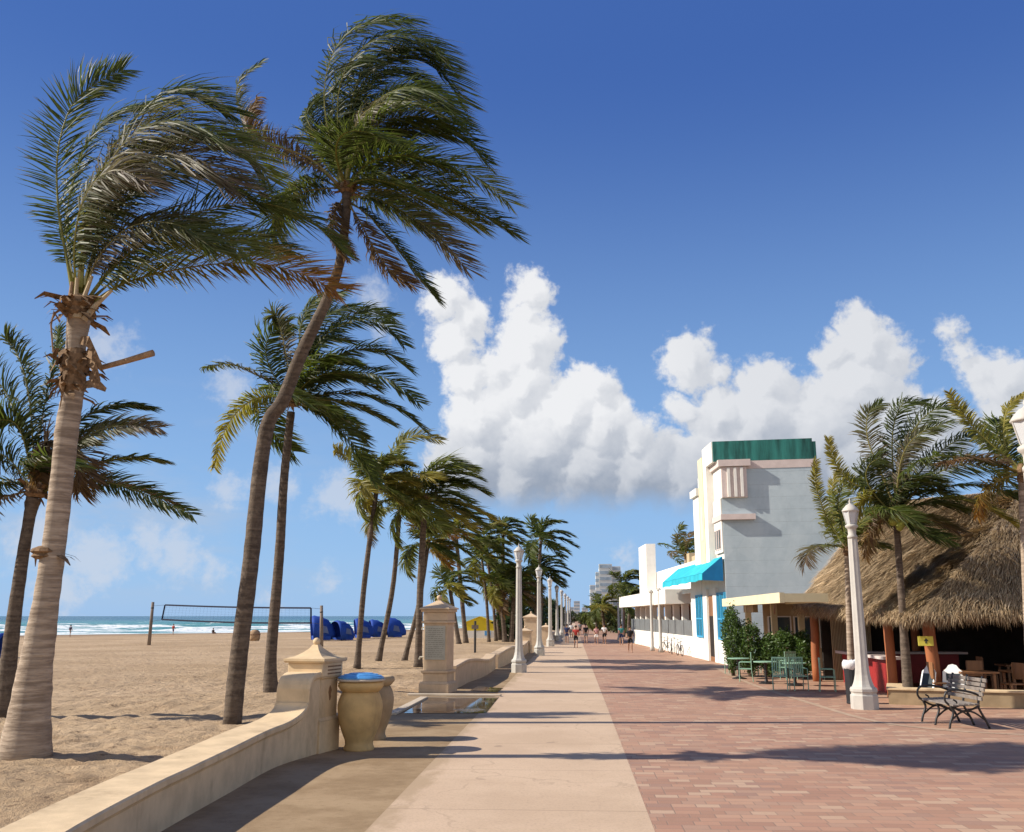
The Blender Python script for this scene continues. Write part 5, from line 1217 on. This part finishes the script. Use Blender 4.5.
# yellow hut
p=G(479.5,638); hw=29/2*p.y/F; hh=D(480,616.5,p.y).z
hu=thing('beach_hut','small yellow and white gabled hut on the sand among the palms','hut',(p.x,p.y,0))
mb=MB(); mb.box(-hw,hw,0,2.2,-.05,hh*.34); mb.build('lower_wall',MT['white'],hu)
mb=MB(); pts=[(-hw,hh*.342),(hw,hh*.342),(hw,hh*.72),(0,hh*.97),(-hw,hh*.72)]; mb.loft([[V((x,.01,z)) for x,z in pts],[V((x,2.19,z)) for x,z in pts]]); mb.build('upper_wall',MT['yellow'],hu)
mb=MB()
for s in (-1,1): mb.loft([[V((s*(hw+.12),y,hh*.69)),V((0,y,hh*.98)),V((0,y,hh*1.01)),V((s*(hw+.12),y,hh*.72))] for y in (-.1,2.3)])
mb.build('roof',MT['yellow'],hu)
mb=MB(); mb.box(hw*.35,hw*.75,-.03,-.003,.25,hh*.33); mb.build('hatch',MT['bluelid'],hu)
p=G(475,652.5); o=thing('sign_post','thin dark post with a small cross board standing in the sand before the yellow hut','post',(p.x,p.y,0)); ph=D(475,621,p.y).z
mb=MB(); mb.tube([(0,0,-.1),(0,0,ph)],.075,8); mb.build('shaft',MT['iron'],o); mb=MB(); mb.box(-.22,.22,-.11,-.08,ph-.5,ph-.25); mb.build('board',MT['postwood'],o)
# tan folded beach umbrella drum on the sand, left of the slim palm
p=G(254.5,640.5); o=thing('beach_barrel','rounded tan canvas covered barrel on the sand under the volleyball net','barrel',(p.x,p.y,0))
mb=MB(); mb.lathe([(.42,-.03),(.5,.2),(.52,.55),(.46,.8),(.30,.98),(.08,1.02)],16); mb.build('cover',MT['tan'],o,smooth=True); mb=MB(); mb.lathe([(.525,.5),(.54,.53),(.54,.6),(.525,.63)],16); mb.build('strap',MT['brown'],o)
# ------------------------------------------------------------------ people
SKIN=plain('tanned_skin',(.36,.20,.13),.55,.08,4,.4,bmp=0)
def cloth(n,c): return plain(n,c,.8,.1,6,.2,bmp=.1)
CL={'black':cloth('black_cloth',(.02,.02,.022)),'white':cloth('white_cloth',(.75,.74,.72)),'red':cloth('red_cloth',(.40,.05,.04)),'navy':cloth('navy_cloth',(.03,.04,.10)),'grey':cloth('grey_cloth',(.2,.2,.2)),'pink':cloth('pink_cloth',(.6,.33,.32)),'teal':cloth('teal_cloth',(.04,.20,.20))}
HAIR=plain('dark_hair',(.035,.022,.015),.6,.3,20,.3)
def skinmesh(name,vs,es,rad,mat,parent,sub=1,root=0):
    me=bpy.data.meshes.new(name); me.from_pydata(vs,es,[]); me.materials.append(mat)
    o=bpy.data.objects.new(name,me); COL.objects.link(o); o.parent=parent
    bm=bmesh.new(); bm.from_mesh(me); ly=bm.verts.layers.skin.verify()
    for v,r in zip(bm.verts,rad):
        rr=r if hasattr(r,'__len__') else (r,r); v[ly].radius=rr
    bm.verts.ensure_lookup_table(); bm.verts[root][ly].use_root=True; bm.to_mesh(me); bm.free()
    md=o.modifiers.new('skin','SKIN'); md.use_smooth_shade=True
    s=o.modifiers.new('sub','SUBSURF'); s.levels=sub; s.render_levels=sub
    return o
def person(label,x,y,h,rz,top,bottom,st=.28,sit=False,group='people walking on the promenade',z=0,arm=0):
    o=thing('person',label,'person',(x,y,z),rz,group); k=h/1.75
    def P(a,b,c): return (a*k,b*k,c*k)
    if sit: legs=[P(.10,.0,.22),P(.13,-.38,.40),P(.13,-.62,.05),P(.13,-.76,.04),P(-.10,0,.22),P(-.13,-.40,.36),P(-.14,-.66,.05),P(-.14,-.80,.04)]; dz=-.70
    else: legs=[P(.09,0,.90),P(.10,-st*.55,.50),P(.10,-st*.5,.07),P(.11,-st*.5-.16,.03),P(-.09,0,.90),P(-.10,st*.25,.50),P(-.10,st*.85,.10),P(-.11,st*.85-.14,.03)]; dz=0
    Z=lambda c: c+dz
    vs=[P(0,0,Z(.95)),P(0,.01,Z(1.15)),P(0,0,Z(1.36)),P(0,-.01,Z(1.48)),P(0,-.02,Z(1.56)),P(0,-.025,Z(1.66)),P(0,-.02,Z(1.735))]
    vs+=[P(.18,0,Z(1.40)),P(.24,st*.4,Z(1.13)),P(.23,st*.3-.12,Z(.92+arm)),P(.22,st*.2-.20,Z(.84+arm*1.4)),P(-.18,0,Z(1.40)),P(-.24,-st*.2,Z(1.13)),P(-.23,-st*.7-.05,Z(.95+arm)),P(-.22,-st*.8-.12,Z(.88+arm*1.4))]
    n0=len(vs); vs+=legs
    es=[(0,1),(1,2),(2,3),(3,4),(4,5),(5,6),(2,7),(7,8),(8,9),(9,10),(2,11),(11,12),(12,13),(13,14),(0,n0),(n0,n0+1),(n0+1,n0+2),(n0+2,n0+3),(0,n0+4),(n0+4,n0+5),(n0+5,n0+6),(n0+6,n0+7)]
    ra=[.13,.12,.13,.055,.07,.095,.06,.06,.045,.036,.04,.06,.045,.036,.04,.085,.062,.042,.04,.085,.062,.042,.04]
    skinmesh('body',vs,es,[r*k for r in ra],SKIN,o,1)
    tv=[vs[0],vs[1],vs[2],(vs[3][0],vs[3][1],vs[3][2]-.05*k),vs[7],tuple(lerp(a,b,.6) for a,b in zip(vs[7],vs[8])),vs[11],tuple(lerp(a,b,.6) for a,b in zip(vs[11],vs[12]))]
    skinmesh('shirt',tv,[(0,1),(1,2),(2,3),(2,4),(4,5),(2,6),(6,7)],[r*k for r in (.155,.145,.155,.07,.08,.07,.08,.07)],CL[top],o,1)
    bv=[(0,0,vs[0][2]+.08*k),vs[0],vs[n0],tuple(lerp(a,b,.75) for a,b in zip(vs[n0],vs[n0+1])),vs[n0+4],tuple(lerp(a,b,.75) for a,b in zip(vs[n0+4],vs[n0+5]))]
    skinmesh('shorts',bv,[(0,1),(1,2),(2,3),(1,4),(4,5)],[r*k for r in (.15,.155,.11,.09,.11,.09)],CL[bottom],o,1,1)
    hc=V(vs[5]); mb=MB(); mb.lathe([(.102*k,-.02*k),(.112*k,.03*k),(.10*k,.09*k),(.05*k,.125*k),(.005,.13*k)],14,at=hc+V((0,.022*k,0))); mb.build('hair',HAIR,o,smooth=True)
    return o
PP=[(630.4,652.5,1.66,R(0),'black','black',.30,'walker dressed all in black, nearest person on the brick pavers',.12),
 (621.5,645,1.62,R(180),'teal','navy',.34,'walker in dark teal beside the terrace, behind the one in black',0),
 (604.5,644,1.62,R(0),'white','black',.34,'jogger in white shirt and dark shorts in the middle of the pavers',.1),
 (596.5,644,1.5,R(10),'pink','white',.30,'walker in pale pink top left of the white shirted jogger',0),
 (586,643.5,1.62,R(180),'black','grey',.32,'walker in dark shirt on the edge between lane and pavers',0),
 (576,648,1.6,R(180),'red','black',.34,'walker in red top on the concrete lane, nearest there',0),
 (567,643.5,1.6,R(0),'navy','navy',.30,'walker in navy on the concrete lane beside the lamps',0),
 (571.5,638.5,1.6,R(0),'white','grey',.30,'faint walker in white far down the concrete lane',0),
 (580,636,1.6,R(0),'grey','black',.30,'tiny walker in grey at the far end of the promenade',0)]
for (x,y,h,rz,tp,bt,st,lab,arm) in PP:
    p=G(x,y); person(lab,p.x,p.y,h,rz,tp,bt,st,arm=arm)
for (x,y,h,tp,bt,sit,lab) in ((70,635.5,1.65,'navy','grey',False,'bather in dark clothes standing at the water edge left of the near palms'),(173,634,1.65,'red','navy',False,'bather in red standing at the water edge under the net'),(213,633.5,1.6,'black','navy',True,'person sitting on the sand by the water, right of the one in red')):
    g=G(x,y,-.45); person(lab,g.x,g.y,h,R(160),tp,bt,.2,sit=sit,group='people by the water',z=sandz(g.x,g.y)-.02)
# ------------------------------------------------------------------ bicycles by the terrace
bk=thing('bicycle','','bicycle')
def ring(mb,c,r,t,n=20,k=5):
    rings=[]
    for i in range(n+1):
        a=6.28318*i/n; rings.append([V(c)+V((math.cos(a)*(r+t*math.cos(6.2832*j/k)),t*math.sin(6.2832*j/k),math.sin(a)*(r+t*math.cos(6.2832*j/k)))) for j in range(k)])
    mb.loft(rings,cap=False)
for cx in (-.52,.52):
    mb=MB(); ring(mb,(cx,0,.33),.31,.022); wh=mb.build('wheel',MT['iron'],bk)
    mb=MB()
    for j in range(8): a=6.2832*j/8; mb.tube([(cx,0,.33),(cx+.30*math.cos(a),0,.33+.30*math.sin(a))],.003,3)
    mb.build('spokes',MT['darkscreen'],wh)
mb=MB()
for a,b in (((-.52,.02,.33),(-.08,.02,.30)),((-.08,0,.30),(-.20,0,.80)),((-.20,0,.74),(.36,0,.76)),((-.08,0,.30),(.38,0,.70)),((-.52,.02,.33),(-.19,.02,.74)),((.52,0,.33),(.36,0,.78)),((.36,0,.78),(.34,0,.95))): mb.tube([a,b],.018,6)
mb.build('frame',MT['blackbin'],bk)
mb=MB(); mb.tube([(.22,-.26,.98),(.34,-.10,.96),(.34,.10,.96),(.22,.26,.98)],.014,6); mb.build('handlebar',MT['iron'],bk)
mb=MB(); mb.loft([[V((-.34,-.08,.83)),V((-.34,.08,.83)),V((-.34,.07,.87)),V((-.34,-.07,.87))],[V((-.06,-.02,.84)),V((-.06,.02,.84)),V((-.06,.02,.87)),V((-.06,-.02,.87))]]); mb.build('saddle',MT['blackbin'],bk)
for i,(s,q,dr_,lab) in enumerate(((10.6,-.55,5,'black bicycle parked under the awning, nearest the hotel'),(13.2,-.6,-8,'black bicycle parked under the awning, middle of three'),(16.0,-.5,12,'black bicycle parked at the terrace wall, nearest the white poles'))):
    o=bk if i==0 else copy_tree(bk); p=V((Ax,Ay,0))+FP(s,q); o.location=(p.x,p.y,0); o.rotation_euler=(0,R(0),math.atan2(fdir.y,fdir.x)+R(dr_)); tag(o,lab,'bicycle','bicycles by the terrace wall')
# ------------------------------------------------------------------ far high rises
def tower(label,parts,Y,glass=True):
    x0=parts[0]; base=D((x0[0]+x0[1])/2,616,Y); o=thing('high_rise',label,'high rise',(base.x,Y,0),group='high rises in the distance')
    for (xa,xb,yt,dy,dp) in parts:
        a=D(xa,616,Y).x-base.x; b=D(xb,616,Y).x-base.x; h=D(xa,yt,Y).z; mb=MB(); mb.box(a,b,dy,dy+dp,-1,h); w_=mb.build('tower_block',MT['highrise'],o)
        n=max(3,int(h/4.5)); mb=MB()
        for k in range(n):
            z=h*(k+.35)/n; e=h/n*.5; mb.box(a+(b-a)*.06,b-(b-a)*.06,dy-.12,dy-.01,z,z+e); mb.box(a-.12,a-.01,dy+dp*.08,dy+dp*.92,z,z+e)
        mb.build('window_band',MT['towerglass'],w_)
tower('pale glass high rise, tallest over the trees beside the low building',[(600,613,564,0,18),(613.1,622,566,6,14),(596.5,599.9,572,2,12)],800)
tower('lower stepped block before the glass high rise',[(590.5,596,585,0,18),(596.1,602,590,-3,15)],760)
tower('slim blue grey tower left at the end of the promenade',[(574,580,601,0,20)],1500)
tower('small pale block beside the slim distant tower',[(570.5,573.9,607,0,16)],1400)
tower('low pale block right of the slim distant tower',[(582,588,607.5,0,16)],1100)
